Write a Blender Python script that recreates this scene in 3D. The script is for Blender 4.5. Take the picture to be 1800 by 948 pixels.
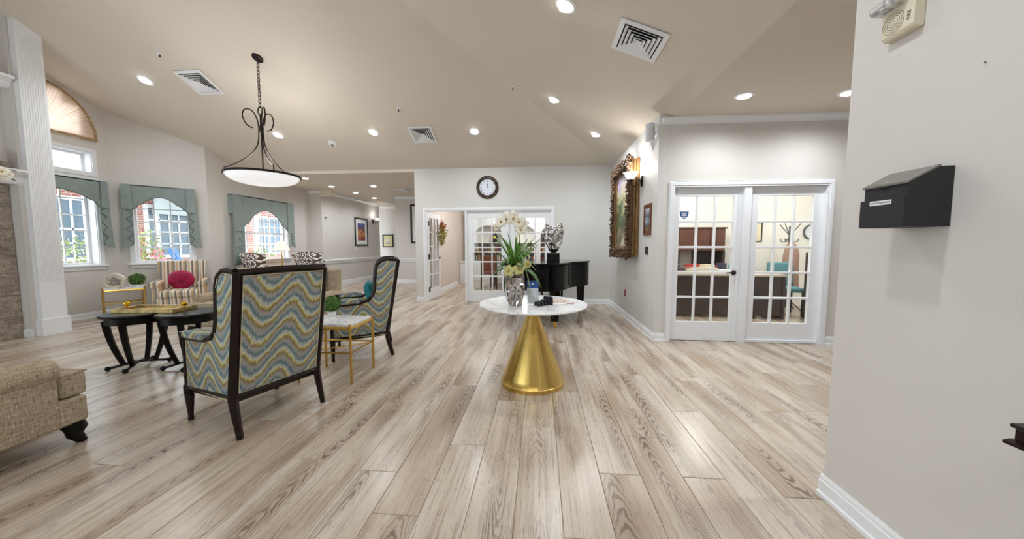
import bpy, bmesh, math, random
from mathutils import Vector, Matrix
random.seed(11)
PI = math.pi
R = math.radians
for o in list(bpy.data.objects):
    bpy.data.objects.remove(o)
SC = bpy.context.scene
COL = SC.collection
# ------------------------------------------------------------------ camera
CAM_H = 1.24
cam_data = bpy.data.cameras.new('camera')
cam_data.sensor_width = 36.0
cam_data.lens = 36.0 * 595.0 / 1800.0
cam_data.clip_start = 0.05
cam = bpy.data.objects.new('camera', cam_data)
COL.objects.link(cam)
cam.location = (0, 0, CAM_H)
cam.rotation_euler = (R(90 - 4.1335), 0, R(4.6957))
SC.camera = cam
# ------------------------------------------------------------------ world, exposure
SC.view_settings.view_transform = 'Standard'
SC.view_settings.look = 'None'
SC.view_settings.gamma = 1.0
SC.view_settings.use_curve_mapping = False
SC.view_settings.exposure = 0.12
W = bpy.data.worlds.new('sky'); SC.world = W
W.use_nodes = True
W.node_tree.nodes['Background'].inputs[0].default_value = (0.82, 0.91, 1.0, 1)
W.node_tree.nodes['Background'].inputs[1].default_value = 4.2
LAMP_W = 54.0          # watts of one recessed ceiling lamp
LAMP_COL = (0.91, 0.96, 1.0)
# ------------------------------------------------------------------ materials
def lin(c):
    return tuple(((v / 255.0) / 12.92 if v / 255.0 <= 0.04045 else ((v / 255.0 + 0.055) / 1.055) ** 2.4) for v in c[:3]) + (1.0,)
MATS = {}
class NT:
    """small node-tree helper"""
    def __init__(s, name):
        s.m = bpy.data.materials.new(name); s.m.use_nodes = True
        s.t = s.m.node_tree; s.b = s.t.nodes['Principled BSDF']; s.out = s.t.nodes['Material Output']
    def n(s, typ, **kw):
        nd = s.t.nodes.new(typ)
        for k, v in kw.items():
            if k == 'ins':
                for i, val in v.items():
                    if hasattr(val, 'node'): s.t.links.new(val, nd.inputs[i])
                    else: nd.inputs[i].default_value = val
            else: setattr(nd, k, v)
        return nd
    def l(s, a, b): s.t.links.new(a, b)
    def math(s, op, a, b=0.0, c=0.0):
        nd = s.n('ShaderNodeMath', operation=op)
        for i, v in enumerate((a, b, c)):
            if hasattr(v, 'node'): s.l(v, nd.inputs[i])
            else: nd.inputs[i].default_value = v
        return nd.outputs[0]
    def xyz(s, src):
        nd = s.n('ShaderNodeSeparateXYZ'); s.l(src, nd.inputs[0]); return nd.outputs
    def comb(s, x, y, z):
        nd = s.n('ShaderNodeCombineXYZ')
        for i, v in enumerate((x, y, z)):
            if hasattr(v, 'node'): s.l(v, nd.inputs[i])
            else: nd.inputs[i].default_value = v
        return nd.outputs[0]
    def obj(s): return s.n('ShaderNodeTexCoord').outputs['Object']
    def noise(s, vec, scale, detail=3.0, rough=0.5, dist=0.0):
        nd = s.n('ShaderNodeTexNoise', ins={'Vector': vec, 'Scale': scale, 'Detail': detail, 'Roughness': rough, 'Distortion': dist})
        return nd.outputs['Fac']
    def scale(s, vec, sc):
        nd = s.n('ShaderNodeVectorMath', operation='MULTIPLY'); s.l(vec, nd.inputs[0]); nd.inputs[1].default_value = sc; return nd.outputs[0]
    def ramp(s, fac, stops, interp='LINEAR'):
        nd = s.n('ShaderNodeValToRGB'); s.l(fac, nd.inputs[0]); e = nd.color_ramp; e.interpolation = interp
        while len(e.elements) < len(stops): e.elements.new(0.5)
        for el, (p, c) in zip(e.elements, stops):
            el.position = p; el.color = c if len(c) == 4 and max(c) <= 1 else lin(c)
        return nd.outputs[0]
    def mix(s, fac, a, b, blend='MIX'):
        nd = s.n('ShaderNodeMix', data_type='RGBA', blend_type=blend)
        for i, v in ((0, fac), (6, a), (7, b)):
            if hasattr(v, 'node'): s.l(v, nd.inputs[i])
            else: nd.inputs[i].default_value = v
        return nd.outputs[2]
    def bump(s, h, strength=0.2, dist=0.01):
        nd = s.n('ShaderNodeBump'); nd.inputs['Strength'].default_value = strength; nd.inputs['Distance'].default_value = dist
        s.l(h, nd.inputs['Height']); s.l(nd.outputs[0], s.b.inputs['Normal'])
    def base(s, c, rough=0.5, metal=0.0, spec=None):
        if hasattr(c, 'node'): s.l(c, s.b.inputs['Base Color'])
        else: s.b.inputs['Base Color'].default_value = c
        s.b.inputs['Roughness'].default_value = rough; s.b.inputs['Metallic'].default_value = metal
        if spec is not None: s.b.inputs['Specular IOR Level'].default_value = spec
        return s.m
def mat(name, c, rough=0.5, metal=0.0, var=0.0, vs=8.0, bump=0.0, bs=60.0, spec=None):
    if name in MATS: return MATS[name]
    t = NT(name); col = lin(c)
    if var:
        v = t.noise(t.obj(), vs, 4.0)
        col = t.ramp(v, [(0.25, tuple(max(0, x * (1 - var)) for x in c)), (0.75, tuple(min(255, x * (1 + var)) for x in c))])
    t.base(col, rough, metal, spec)
    if bump: t.bump(t.noise(t.obj(), bs, 3.0), bump, 0.004)
    MATS[name] = t.m
    return t.m
def emit(name, c, strength):
    if name in MATS: return MATS[name]
    t = NT(name)
    t.base(lin(c), 0.4)
    t.b.inputs['Emission Color'].default_value = lin(c); t.b.inputs['Emission Strength'].default_value = strength
    MATS[name] = t.m
    return t.m
def glass_mat():
    t = NT('window glass')
    tr = t.n('ShaderNodeBsdfTransparent', ins={0: (0.97, 0.985, 0.98, 1)}); gl = t.n('ShaderNodeBsdfGlossy', ins={'Roughness': 0.02})
    lw = t.n('ShaderNodeLayerWeight', ins={'Blend': 0.5}); mx = t.n('ShaderNodeMixShader')
    fr = t.math('MULTIPLY_ADD', t.math('POWER', lw.outputs['Facing'], 5.0), 0.30, 0.03)
    t.l(fr, mx.inputs[0]); t.l(tr.outputs[0], mx.inputs[1]); t.l(gl.outputs[0], mx.inputs[2]); t.l(mx.outputs[0], t.out.inputs[0])
    return t.m
GLASS = glass_mat()
def floor_mat():
    t = NT('oak plank')
    at = t.n('ShaderNodeAttribute', attribute_name='pl')
    lx, ly, pid = t.xyz(at.outputs['Vector'])
    sh = t.math('MULTIPLY', pid, 53.7)
    v0 = t.comb(t.math('ADD', lx, sh), t.math('ADD', ly, t.math('MULTIPLY', pid, 17.3)), 0.0)
    # cathedral grain: long ellipses around a centre inside each plank
    wob = t.noise(t.scale(v0, (3.0, 1.6, 1)), 1.0, 2.0)
    cx = t.math('MULTIPLY', t.math('SUBTRACT', t.math('FRACT', t.math('MULTIPLY', pid, 7.31)), 0.5), 0.16)
    cy = t.math('MULTIPLY', t.math('FRACT', t.math('MULTIPLY', pid, 3.77)), 1.3)
    ex = t.math('MULTIPLY', t.math('ADD', t.math('SUBTRACT', lx, cx), t.math('MULTIPLY', t.math('SUBTRACT', wob, 0.5), 0.10)), 9.0)
    ey = t.math('MULTIPLY', t.math('SUBTRACT', ly, cy), 0.85)
    rad = t.math('SQRT', t.math('ADD', t.math('MULTIPLY', ex, ex), t.math('MULTIPLY', ey, ey)))
    rad = t.math('ADD', rad, t.math('MULTIPLY', t.noise(t.scale(v0, (34, 15, 1)), 1.0, 2.0), 0.11))
    ring = t.math('SINE', t.math('MULTIPLY', rad, 84.0))
    mask = t.noise(t.scale(v0, (6.0, 1.1, 1)), 1.0, 2.0)
    maskr = t.ramp(mask, [(0.42, (0.06, 0.06, 0.06, 1)), (0.62, (1, 1, 1, 1))])
    line = t.ramp(t.math('MULTIPLY_ADD', ring, 0.5, 0.5), [(0.45, (0, 0, 0, 1)), (0.92, (1, 1, 1, 1))])
    band = t.ramp(t.math('ABSOLUTE', ex), [(0.22, (1, 1, 1, 1)), (0.75, (0.10, 0.10, 0.10, 1))])
    grain = t.math('MULTIPLY', t.math('MULTIPLY', line, maskr), band)
    streak = t.noise(t.scale(v0, (70.0, 1.6, 1)), 1.0, 4.0, 0.65)
    fine = t.noise(t.scale(v0, (260.0, 14.0, 1)), 1.0, 2.0)
    tone = t.noise(t.scale(v0, (5.0, 0.9, 1)), 1.0, 2.0)
    tone = t.math('ADD', tone, t.math('MULTIPLY', t.math('SUBTRACT', t.math('FRACT', t.math('MULTIPLY', pid, 11.9)), 0.5), 0.22))
    c = t.ramp(tone, [(0.25, (172, 151, 130)), (0.46, (196, 181, 164)), (0.75, (214, 203, 191))])
    c = t.mix(t.math('MULTIPLY', t.ramp(streak, [(0.48, (0, 0, 0, 1)), (0.72, (1, 1, 1, 1))]), 0.72), c, lin((136, 114, 94)))
    c = t.mix(t.math('MULTIPLY', t.math('MULTIPLY', band, maskr), 0.42), c, lin((138, 114, 92)))
    c = t.mix(t.math('MULTIPLY', grain, 0.85), c, lin((86, 68, 56)))
    c = t.mix(t.math('MULTIPLY', t.ramp(fine, [(0.60, (0, 0, 0, 1)), (0.72, (1, 1, 1, 1))]), 0.7), c, lin((112, 92, 76)))
    t.base(c, 0.25, 0, 0.55)
    return t.m
def flame_mat():
    t = NT('flame stitch fabric')
    x, y, z = t.xyz(t.obj())
    h = t.math('ADD', x, y)
    jag = t.noise(t.comb(t.math('MULTIPLY', h, 150.0), t.math('MULTIPLY', z, 16.0), 0.0), 1.0, 2.0)
    blot = t.noise(t.comb(t.math('MULTIPLY', h, 22.0), t.math('MULTIPLY', z, 9.0), 3.0), 1.0, 2.0)
    s = t.math('MULTIPLY', t.math('COSINE', t.math('MULTIPLY', t.math('SUBTRACT', h, -0.35), 2 * PI / 0.327)), 0.07)
    zz = t.math('ADD', t.math('SUBTRACT', z, s), t.math('ADD', t.math('MULTIPLY', t.math('SUBTRACT', jag, 0.5), 0.075), t.math('MULTIPLY', t.math('SUBTRACT', blot, 0.5), 0.035)))
    fr = t.math('FRACT', t.math('ADD', t.math('DIVIDE', zz, 0.118), 10.0))
    c = t.ramp(fr, [(0.0, (96, 114, 124)), (0.14, (148, 164, 168)), (0.28, (176, 166, 154)), (0.40, (160, 146, 136)), (0.47, (132, 118, 62)), (0.58, (184, 172, 96)), (0.68, (222, 214, 176)), (0.78, (184, 194, 188)), (0.88, (152, 168, 172)), (1.0, (96, 114, 124))])
    th = t.noise(t.scale(t.obj(), (300, 300, 300)), 1.0, 1.0)
    c = t.mix(t.math('MULTIPLY', th, 0.28), c, lin((70, 80, 78)))
    t.base(c, 0.9, 0, 0.2)
    t.bump(th, 0.25, 0.003)
    return t.m
def tweed_mat(name, a, b, d, k=1.0):
    t = NT(name)
    v = t.obj()
    h1 = t.noise(t.scale(v, (28 * k, 28 * k, 330 * k)), 1.0, 3.0, 0.6)
    h2 = t.noise(t.scale(v, (300 * k, 300 * k, 26 * k)), 1.0, 3.0, 0.6)
    s = t.math('MULTIPLY', t.math('ADD', h1, h2), 0.5)
    c = t.ramp(s, [(0.36, a), (0.47, b), (0.53, b), (0.63, d)])
    t.base(c, 0.95, 0, 0.15); t.bump(s, 0.3, 0.004)
    return t.m
def stripe_mat():
    t = NT('striped fabric')
    x, y, z = t.xyz(t.obj())
    fr = t.math('FRACT', t.math('ADD', t.math('DIVIDE', t.math('ADD', x, t.math('MULTIPLY', y, 0.0)), 0.165), 10.0))
    c = t.ramp(fr, [(0.0, (226, 214, 196)), (0.15, (132, 116, 102)), (0.30, (230, 222, 208)), (0.45, (206, 180, 144)), (0.58, (232, 224, 210)), (0.68, (140, 138, 132)), (0.84, (198, 168, 132))], 'CONSTANT')
    t.base(c, 0.85, 0, 0.2)
    return t.m
def damask_mat():
    t = NT('damask fabric')
    x, y, z = t.xyz(t.obj())
    h = t.math('ADD', x, t.math('MULTIPLY', y, 1.0))
    a = t.math('COSINE', t.math('MULTIPLY', h, 2 * PI / 0.23)); b = t.math('COSINE', t.math('MULTIPLY', z, 2 * PI / 0.33))
    d = t.math('ADD', a, b)
    w = t.math('MULTIPLY', t.math('SINE', t.math('MULTIPLY', h, 95.0)), t.math('SINE', t.math('MULTIPLY', z, 75.0)))
    d = t.math('ADD', d, t.math('MULTIPLY', w, 0.35))
    k = t.math('SINE', t.math('MULTIPLY', d, 4.0))
    c = t.ramp(k, [(0.0, (92, 74, 62)), (0.40, (98, 80, 68)), (0.44, (232, 226, 220)), (1.0, (238, 234, 230))])
    t.base(c, 0.85, 0, 0.2)
    return t.m
def marble_mat():
    t = NT('white marble')
    v = t.obj()
    n = t.noise(v, 3.2, 6.0, 0.62, 1.6)
    vein = t.math('ABSOLUTE', t.math('SUBTRACT', n, 0.5))
    c = t.ramp(vein, [(0.0, (190, 190, 196)), (0.010, (226, 226, 230)), (0.028, (246, 246, 248)), (0.5, (250, 250, 251))])
    n2 = t.noise(v, 2.0, 3.0)
    c = t.mix(t.math('MULTIPLY', n2, 0.15), c, lin((214, 215, 219)))
    t.base(c, 0.12, 0, 0.5)
    return t.m
def brass_mat(name, c, rough=0.25, streak=0.0):
    t = NT(name)
    col = lin(c)
    if streak:
        x, y, z = t.xyz(t.obj())
        an = t.math('ARCTAN2', x, y)
        v = t.comb(t.math('MULTIPLY', t.math('SINE', an), 45.0), t.math('MULTIPLY', t.math('COSINE', an), 45.0), t.math('MULTIPLY', z, 1.2))
        n = t.noise(v, 1.0, 4.0, 0.7)
        t.l(t.math('MULTIPLY_ADD', n, 0.10, rough - 0.08), t.b.inputs['Roughness'])
        col = t.ramp(n, [(0.35, tuple(k * 0.86 for k in c)), (0.62, c)])  # colour streaks stand in for lamp reflections running along the cone
        r = t.base(col, rough, 1.0)
        t.bump(n, 0.10, 0.02)
        t.l(t.math('MULTIPLY_ADD', n, 0.10, rough - 0.08), t.b.inputs['Roughness'])
        return r
    return t.base(col, rough, 1.0)
def brick_mat():
    t = NT('courtyard brick')
    x, y, z = t.xyz(t.obj())
    br = t.n('ShaderNodeTexBrick', ins={'Vector': t.comb(t.math('ADD', x, y), z, 0.0), 'Color1': lin((184, 126, 112)), 'Color2': lin((166, 104, 92)), 'Mortar': lin((214, 204, 196)), 'Scale': 1.0, 'Mortar Size': 0.008, 'Brick Width': 0.22, 'Row Height': 0.075})
    t.base(br.outputs['Color'], 0.9)
    return t.m
def stone_mat():
    t = NT('grey brown stone tile')
    v = t.obj()
    n = t.noise(t.scale(v, (3, 3, 7)), 2.2, 6.0, 0.65, 0.8)
    c = t.ramp(n, [(0.3, (118, 106, 96)), (0.5, (158, 146, 134)), (0.7, (186, 174, 160))])
    p = t.noise(v, 42.0, 3.0)
    c = t.mix(t.ramp(p, [(0.58, (0, 0, 0, 1)), (0.68, (1, 1, 1, 1))]), c, lin((104, 92, 84)))
    t.base(c, 0.6)
    return t.m
def painting_mat(name, stops, lo, hi, horiz, sc):
    """loose blotchy daubs: colour mostly from noise, tilted by height"""
    t = NT(name)
    x, y, z = t.xyz(t.obj())
    g = t.math('DIVIDE', t.math('SUBTRACT', z, lo), hi - lo)
    n1 = t.noise(t.obj(), sc, 5.0, 0.7, 0.6); n2 = t.noise(t.obj(), sc * 0.35, 2.0)
    f = t.math('ADD', t.math('MULTIPLY', g, 0.62), t.math('ADD', t.math('MULTIPLY', t.math('SUBTRACT', n1, 0.5), 0.75), t.math('MULTIPLY', n2, 0.36)))
    c = t.ramp(f, stops)
    dots = t.noise(t.obj(), sc * 4.2, 2.0)
    c = t.mix(t.ramp(dots, [(0.64, (0, 0, 0, 1)), (0.70, (1, 1, 1, 1))]), c, horiz)
    t.base(c, 0.5)
    return t.m
def leaf_mat(name, a, b, k=(40, 40, 12)):
    t = NT(name)
    n = t.noise(t.scale(t.obj(), k), 1.0, 3.0)
    t.base(t.ramp(n, [(0.3, a), (0.7, b)]), 0.45, 0, 0.4)
    return t.m
def fan_mat():
    t = NT('pleated peach silk')
    x, y, z = t.xyz(t.obj())
    an = t.math('ARCTAN2', t.math('SUBTRACT', z, 0.0), x)
    n = t.noise(t.comb(t.math('MULTIPLY', an, 14.0), 0.0, 0.0), 1.0, 3.0, 0.6)
    c = t.ramp(n, [(0.3, (236, 200, 170)), (0.5, (252, 232, 214)), (0.75, (255, 242, 230))])
    t.base(c, 0.6)
    tl = t.n('ShaderNodeBsdfTranslucent'); t.l(c, tl.inputs[0]); mx = t.n('ShaderNodeMixShader', ins={0: 0.45})
    t.l(t.b.outputs[0], mx.inputs[1]); t.l(tl.outputs[0], mx.inputs[2]); t.l(mx.outputs[0], t.out.inputs[0])
    return t.m
FLOOR = floor_mat(); FLAME = flame_mat(); STRIPE = stripe_mat(); DAMASK = damask_mat(); MARBLE = marble_mat()
TWEED = tweed_mat('beige tweed', (96, 82, 68), (176, 160, 136), (212, 200, 180), 0.8)
SAGE = mat('sage green curtain cloth', (138, 150, 146), 0.85, var=0.05, vs=5)
BRASSC = brass_mat('brushed brass', (236, 200, 116), 0.25, 1.0); BRASS = brass_mat('satin brass', (214, 176, 92), 0.3)
GOLD = brass_mat('bright gold', (236, 190, 60), 0.12)
BRICK = brick_mat(); STONE = stone_mat(); FAN = fan_mat()
WALL = mat('warm grey wall paint', (216, 211, 206), 0.55, var=0.012, vs=1.5, bump=0.04, bs=180, spec=0.4)
WALLG = mat('pale grey green wall paint', (217, 215, 211), 0.55, var=0.012, vs=1.5, bump=0.04, bs=180, spec=0.4)
CEIL = mat('beige ceiling paint', (220, 211, 198), 0.7, var=0.012, vs=1.2, bump=0.18, bs=90, spec=0.25)
WHITE = mat('white trim paint', (238, 239, 242), 0.35)
CREAM = mat('cream wall paint', (240, 238, 230), 0.6, var=0.01)
PEACH = mat('peach beige wall paint', (214, 202, 192), 0.6, var=0.015)
BLACKW = mat('black painted wood', (9, 9, 9), 0.35, spec=0.25)
MAHOG = mat('dark mahogany wood', (26, 14, 11), 0.3, var=0.3, vs=20, spec=0.3)
PIANO = mat('black piano lacquer', (5, 5, 6), 0.06, spec=0.22)
BRONZE = mat('dark bronze iron', (40, 34, 30), 0.42, 0.7)
CHROME = mat('polished chrome', (186, 180, 176), 0.14, 1.0)
SILVER = mat('hammered silver', (190, 186, 182), 0.16, 1.0, bump=0.4, bs=30)
BLACKP = mat('black textured plastic', (34, 35, 38), 0.55, bump=0.2, bs=400)
WHITEP = mat('white ceramic', (236, 234, 230), 0.3)
OPAL = emit('opal glass glowing', (246, 246, 248), 0.55)
LENS = emit('lit lamp lens', (255, 252, 246), 9.0)
# ------------------------------------------------------------------ mesh builder
class B:
    def __init__(s): s.v = []; s.f = []
    def add(s, vs, fs):
        k = len(s.v); s.v += [tuple(p) for p in vs]; s.f += [tuple(i + k for i in f) for f in fs]; return s
    def box(s, x0, x1, y0, y1, z0, z1):
        return s.add([(x0, y0, z0), (x1, y0, z0), (x1, y1, z0), (x0, y1, z0), (x0, y0, z1), (x1, y0, z1), (x1, y1, z1), (x0, y1, z1)],
                     [(0, 3, 2, 1), (4, 5, 6, 7), (0, 1, 5, 4), (1, 2, 6, 5), (2, 3, 7, 6), (3, 0, 4, 7)])
    def prism(s, poly, d0, d1, plane='xz'):
        """polygon in a plane pushed from d0 to d1 along the third axis"""
        n = len(poly)
        def P(a, b, d): return {'xz': (a, d, b), 'xy': (a, b, d), 'yz': (d, a, b)}[plane]
        vs = [P(a, b, d0) for a, b in poly] + [P(a, b, d1) for a, b in poly]
        fs = [tuple(range(n)), tuple(range(2 * n - 1, n - 1, -1))] + [(i, i + n, (i + 1) % n + n, (i + 1) % n) for i in range(n)]
        return s.add(vs, fs)
    def ring_prism(s, outer, inner, d0, d1, plane='xz'):
        """frame between two outlines with as many points each"""
        n = len(outer)
        def P(a, b, d): return {'xz': (a, d, b), 'xy': (a, b, d), 'yz': (d, a, b)}[plane]
        vs = [P(*p, d0) for p in outer] + [P(*p, d0) for p in inner] + [P(*p, d1) for p in outer] + [P(*p, d1) for p in inner]
        fs = []
        for i in range(n):
            j = (i + 1) % n
            fs += [(i, j, n + j, n + i), (2 * n + i, 3 * n + i, 3 * n + j, 2 * n + j), (i, 2 * n + i, 2 * n + j, j), (n + i, n + j, 3 * n + j, 3 * n + i)]
        return s.add(vs, fs)
    def lathe(s, prof, n=24, c=(0, 0, 0), sx=1.0, sy=1.0, a0=0.0, a1=2 * PI, tw=0.0):
        full = abs(a1 - a0 - 2 * PI) < 1e-6; m = n if full else n + 1
        vs = []
        for k, (r, z) in enumerate(prof):
            for i in range(m):
                a = a0 + (a1 - a0) * i / n + tw * k
                vs.append((c[0] + sx * r * math.cos(a), c[1] + sy * r * math.sin(a), c[2] + z))
        fs = []
        for k in range(len(prof) - 1):
            for i in range(n):
                j = (i + 1) % m if full else i + 1
                fs.append((k * m + i, k * m + j, (k + 1) * m + j, (k + 1) * m + i))
        if full:
            if prof[0][0] > 1e-5: fs.append(tuple(range(m - 1, -1, -1)))
            if prof[-1][0] > 1e-5: fs.append(tuple((len(prof) - 1) * m + i for i in range(m)))
        return s.add(vs, fs)
    def tube(s, pts, r, n=8, closed=False, flat=1.0):
        pts = [Vector(p) for p in pts]; m = len(pts)
        rs = r if isinstance(r, (list, tuple)) else [r] * m
        vs = []; up = None
        for i, p in enumerate(pts):
            if closed: d = (pts[(i + 1) % m] - pts[i - 1]).normalized()
            else: d = (pts[min(i + 1, m - 1)] - pts[max(i - 1, 0)]).normalized()
            if up is None: up = Vector((0, 0, 1)) if abs(d.z) < 0.9 else Vector((1, 0, 0))
            a = d.cross(up)
            if a.length < 1e-4: a = d.cross(Vector((0.3, 1, 0.2)))
            a.normalize(); b = a.cross(d).normalized(); up = b
            for k in range(n):
                t = 2 * PI * k / n
                vs.append(p + a * (rs[i] * math.cos(t)) + b * (rs[i] * flat * math.sin(t)))
        fs = []
        for i in range(m if closed else m - 1):
            for k in range(n):
                i2 = (i + 1) % m
                fs.append((i * n + k, i * n + (k + 1) % n, i2 * n + (k + 1) % n, i2 * n + k))
        if not closed: fs += [tuple(range(n - 1, -1, -1)), tuple((m - 1) * n + k for k in range(n))]
        return s.add(vs, fs)
    def bar(s, p, q, w, h=None):
        """square bar from p to q"""
        return s.tube([p, q], [w * 0.7071] * 2, 4, flat=(h or w) / w)
    def ball(s, c, r, n=14, sz=1.0):
        prof = [(r * math.sin(PI * k / (n // 2)) if 0 < k < n // 2 else 0.0, -r * sz * math.cos(PI * k / (n // 2))) for k in range(n // 2 + 1)]
        return s.lathe(prof, n, c)
    def build(s, name, m, parent=None, smooth=False, bev=0.0, seg=2, loc=None, rz=0.0, ang=40):
        me = bpy.data.meshes.new(name)
        me.from_pydata(s.v, [], s.f)
        bm = bmesh.new(); bm.from_mesh(me)
        bmesh.ops.remove_doubles(bm, verts=bm.verts, dist=1e-6)
        bmesh.ops.recalc_face_normals(bm, faces=bm.faces)
        bm.to_mesh(me); bm.free()
        me.materials.append(m)
        if smooth:
            me.shade_smooth(); me.set_sharp_from_angle(angle=R(ang))
        o = bpy.data.objects.new(name, me); COL.objects.link(o)
        if parent: o.parent = parent
        if loc: o.location = loc
        if rz: o.rotation_euler = (0, 0, rz)
        if bev:
            md = o.modifiers.new('bevel', 'BEVEL'); md.width = bev; md.segments = seg; md.limit_method = 'ANGLE'; md.angle_limit = R(35)
            me.shade_smooth(); me.set_sharp_from_angle(angle=R(ang))
            md.harden_normals = False
        return o
def subd(o, lv=1):
    md = o.modifiers.new('subdivision', 'SUBSURF'); md.levels = lv; md.render_levels = lv
    return o
def thing(name, label, cat, loc=(0, 0, 0), rz=0.0, group=None):
    o = bpy.data.objects.new(name, None); COL.objects.link(o)
    o.empty_display_size = 0.1; o.location = loc; o.rotation_euler = (0, 0, rz)
    o['label'] = label; o['category'] = cat
    if group: o['group'] = group
    return o
def tag(o, label, cat, group=None, kind=None):
    o['label'] = label; o['category'] = cat
    if group: o['group'] = group
    if kind: o['kind'] = kind
    return o
def copy_tree(o, parent=None):
    c = o.copy(); COL.objects.link(c); c.parent = parent
    for ch in o.children: copy_tree(ch, c)
    return c
def struct(o, label, cat):
    return tag(o, label, cat, kind='structure')
def text_mesh(name, txt, size, m, parent, loc, rot, depth=0.0004, sx=1.0):
    cu = bpy.data.curves.new(name, 'FONT'); cu.body = txt; cu.size = size; cu.extrude = depth
    cu.align_x = 'CENTER'; cu.align_y = 'CENTER'
    tmp = bpy.data.objects.new(name + '_curve', cu); COL.objects.link(tmp)
    bpy.context.view_layer.update()
    me = bpy.data.meshes.new_from_object(tmp.evaluated_get(bpy.context.evaluated_depsgraph_get()))
    bpy.data.objects.remove(tmp); bpy.data.curves.remove(cu)
    me.materials.clear(); me.materials.append(m); me.name = name
    o = bpy.data.objects.new(name, me); COL.objects.link(o)
    o.parent = parent; o.location = loc; o.rotation_euler = rot; o.scale = (sx, 1, 1)
    return o
# ================================================================== THE SETTING
# ------------------------------------------------------------------ floor with single planks
PW, PL = 0.22, 1.444
def make_floor():
    base = B().box(-8.3, 6.6, -3.0, 14.0, -0.12, -0.009).build('floor', mat('subfloor', (120, 104, 90), 0.8))
    struct(base, 'pale washed oak plank floor running through the whole lounge', 'floor')
    known = {-4: 1.711, -3: 1.428, -2: 1.995, -1: 2.612, 0: 2.234, 1: 2.81, 2: 1.794, 3: 2.172}
    rnd = random.Random(5)
    ca, sa = math.cos(R(4.6957)), math.sin(R(4.6957))
    near, far = [], []
    for i in range(-37, 30):
        x0 = -0.11 + i * PW
        off = known.get(i, rnd.uniform(0, PL)) % PL
        for k in range(-3, 10):
            y0, y1 = off + k * PL, off + (k + 1) * PL
            y0, y1 = max(y0, -2.99), min(y1, 13.98)
            if y1 - y0 < 0.05: continue
            pid = rnd.random()
            cx, cy = x0 + PW / 2, min(max(1.6, (y0 + y1) / 2), y1)
            d = cy * ca - cx * sa; s = cx * ca + cy * sa
            ok = y1 > 1.0 and d > 0.6 and abs(s) < d * 1.62 and not (cx > 1.45 and cy < 4.4 and (cx / max(cy, .1)) > 0.86) and not (cx > 1.5 and cy > 4.45) and not (cx > -2.65 and cy > 7.3)
            (near if ok else far).append((d * d + s * s, x0, y0, y1, pid))
    near.sort(); far += near[300:]; near = near[:300]
    def plank(x0, y0, y1, pid, b, at):
        g, c, dp = 0.0010, 0.0026, 0.008
        xa, xb, ya, yb = x0 + g, x0 + PW - g, y0 + g, y1 - g
        k = len(b.v)
        b.v += [(xa, ya, -dp), (xb, ya, -dp), (xb, yb, -dp), (xa, yb, -dp), (xa, ya, -0.0018), (xb, ya, -0.0018), (xb, yb, -0.0018), (xa, yb, -0.0018),
                (xa + c, ya + c, 0), (xb - c, ya + c, 0), (xb - c, yb - c, 0), (xa + c, yb - c, 0)]
        b.f += [tuple(q + k for q in f) for f in [(8, 9, 10, 11), (4, 5, 9, 8), (5, 6, 10, 9), (6, 7, 11, 10), (7, 4, 8, 11), (0, 1, 5, 4), (1, 2, 6, 5), (2, 3, 7, 6), (3, 0, 4, 7)]]
        for v in b.v[k:]: at.append((v[0] - x0 - PW / 2, v[1] - y0, pid))
    def finish(name, b, at):
        me = bpy.data.meshes.new(name); me.from_pydata(b.v, [], b.f); me.materials.append(FLOOR)
        a = me.attributes.new('pl', 'FLOAT_VECTOR', 'POINT')
        a.data.foreach_set('vector', [c for v in at for c in v])
        o = bpy.data.objects.new(name, me); COL.objects.link(o); o.parent = base
        return o
    for _, x0, y0, y1, pid in near:
        b, at = B(), []; plank(x0, y0, y1, pid, b, at); finish('plank', b, at)
    b, at = B(), []
    for _, x0, y0, y1, pid in far: plank(x0, y0, y1, pid, b, at)
    finish('plank_field', b, at)['kind'] = 'stuff'
make_floor()
# ------------------------------------------------------------------ ceilings
EAVE, SL = 2.865, 0.4
def zb(y): return EAVE + SL * (7.19 - y)
def zr(x): return EAVE + SL * (1.47 - x)
def slab(name, pts, label, th=0.1):
    n = len(pts)
    b = B().add([p for p in pts] + [(x, y, z + th) for x, y, z in pts], [tuple(range(n)), tuple(range(2 * n - 1, n - 1, -1))] + [(i, i + n, (i + 1) % n + n, (i + 1) % n) for i in range(n)])
    return struct(b.build(name, CEIL), label, 'ceiling')
RX, RY = -3.4, 2.32
slab('ceiling', [(-7.8, 7.19, zb(7.19)), (1.47, 7.19, zb(7.19)), (RX, RY, zb(RY)), (-7.8, RY, zb(RY))], 'beige ceiling slope that rises from the clock wall')
slab('ceiling', [(1.47, 7.19, zr(1.47)), (1.47, 4.50, zr(1.47)), (1.6325, 4.50, 2.80), (1.6325, -3, 2.80), (RX, -3, zr(RX)), (RX, RY, zr(RX))], 'beige ceiling slope that rises from the large painting wall')
slab('ceiling', [(RX, RY, zr(RX)), (RX, -3, zr(RX)), (-7.8, -3, zr(RX)), (-7.8, RY, zr(RX))], 'high flat beige ceiling over the fireplace end')
slab('ceiling', [(1.6325, -3, 2.80), (1.6325, 4.6, 2.80), (4.9, 4.6, 2.80), (4.9, -3, 2.80)], 'flat beige ceiling in front of the office doors')
slab('ceiling', [(-7.4, 7.19, 2.80), (-7.4, 14.0, 2.80), (-2.70, 14.0, 2.80), (-2.70, 7.19, 2.80)], 'flat beige ceiling of the hallway left of the clock wall', 0.2)
slab('ceiling', [(-2.62, 7.29, 2.6), (-2.62, 11.6, 2.6), (1.5, 11.6, 2.6), (1.5, 7.29, 2.6)], 'white ceiling of the library behind glass doors')
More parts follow.
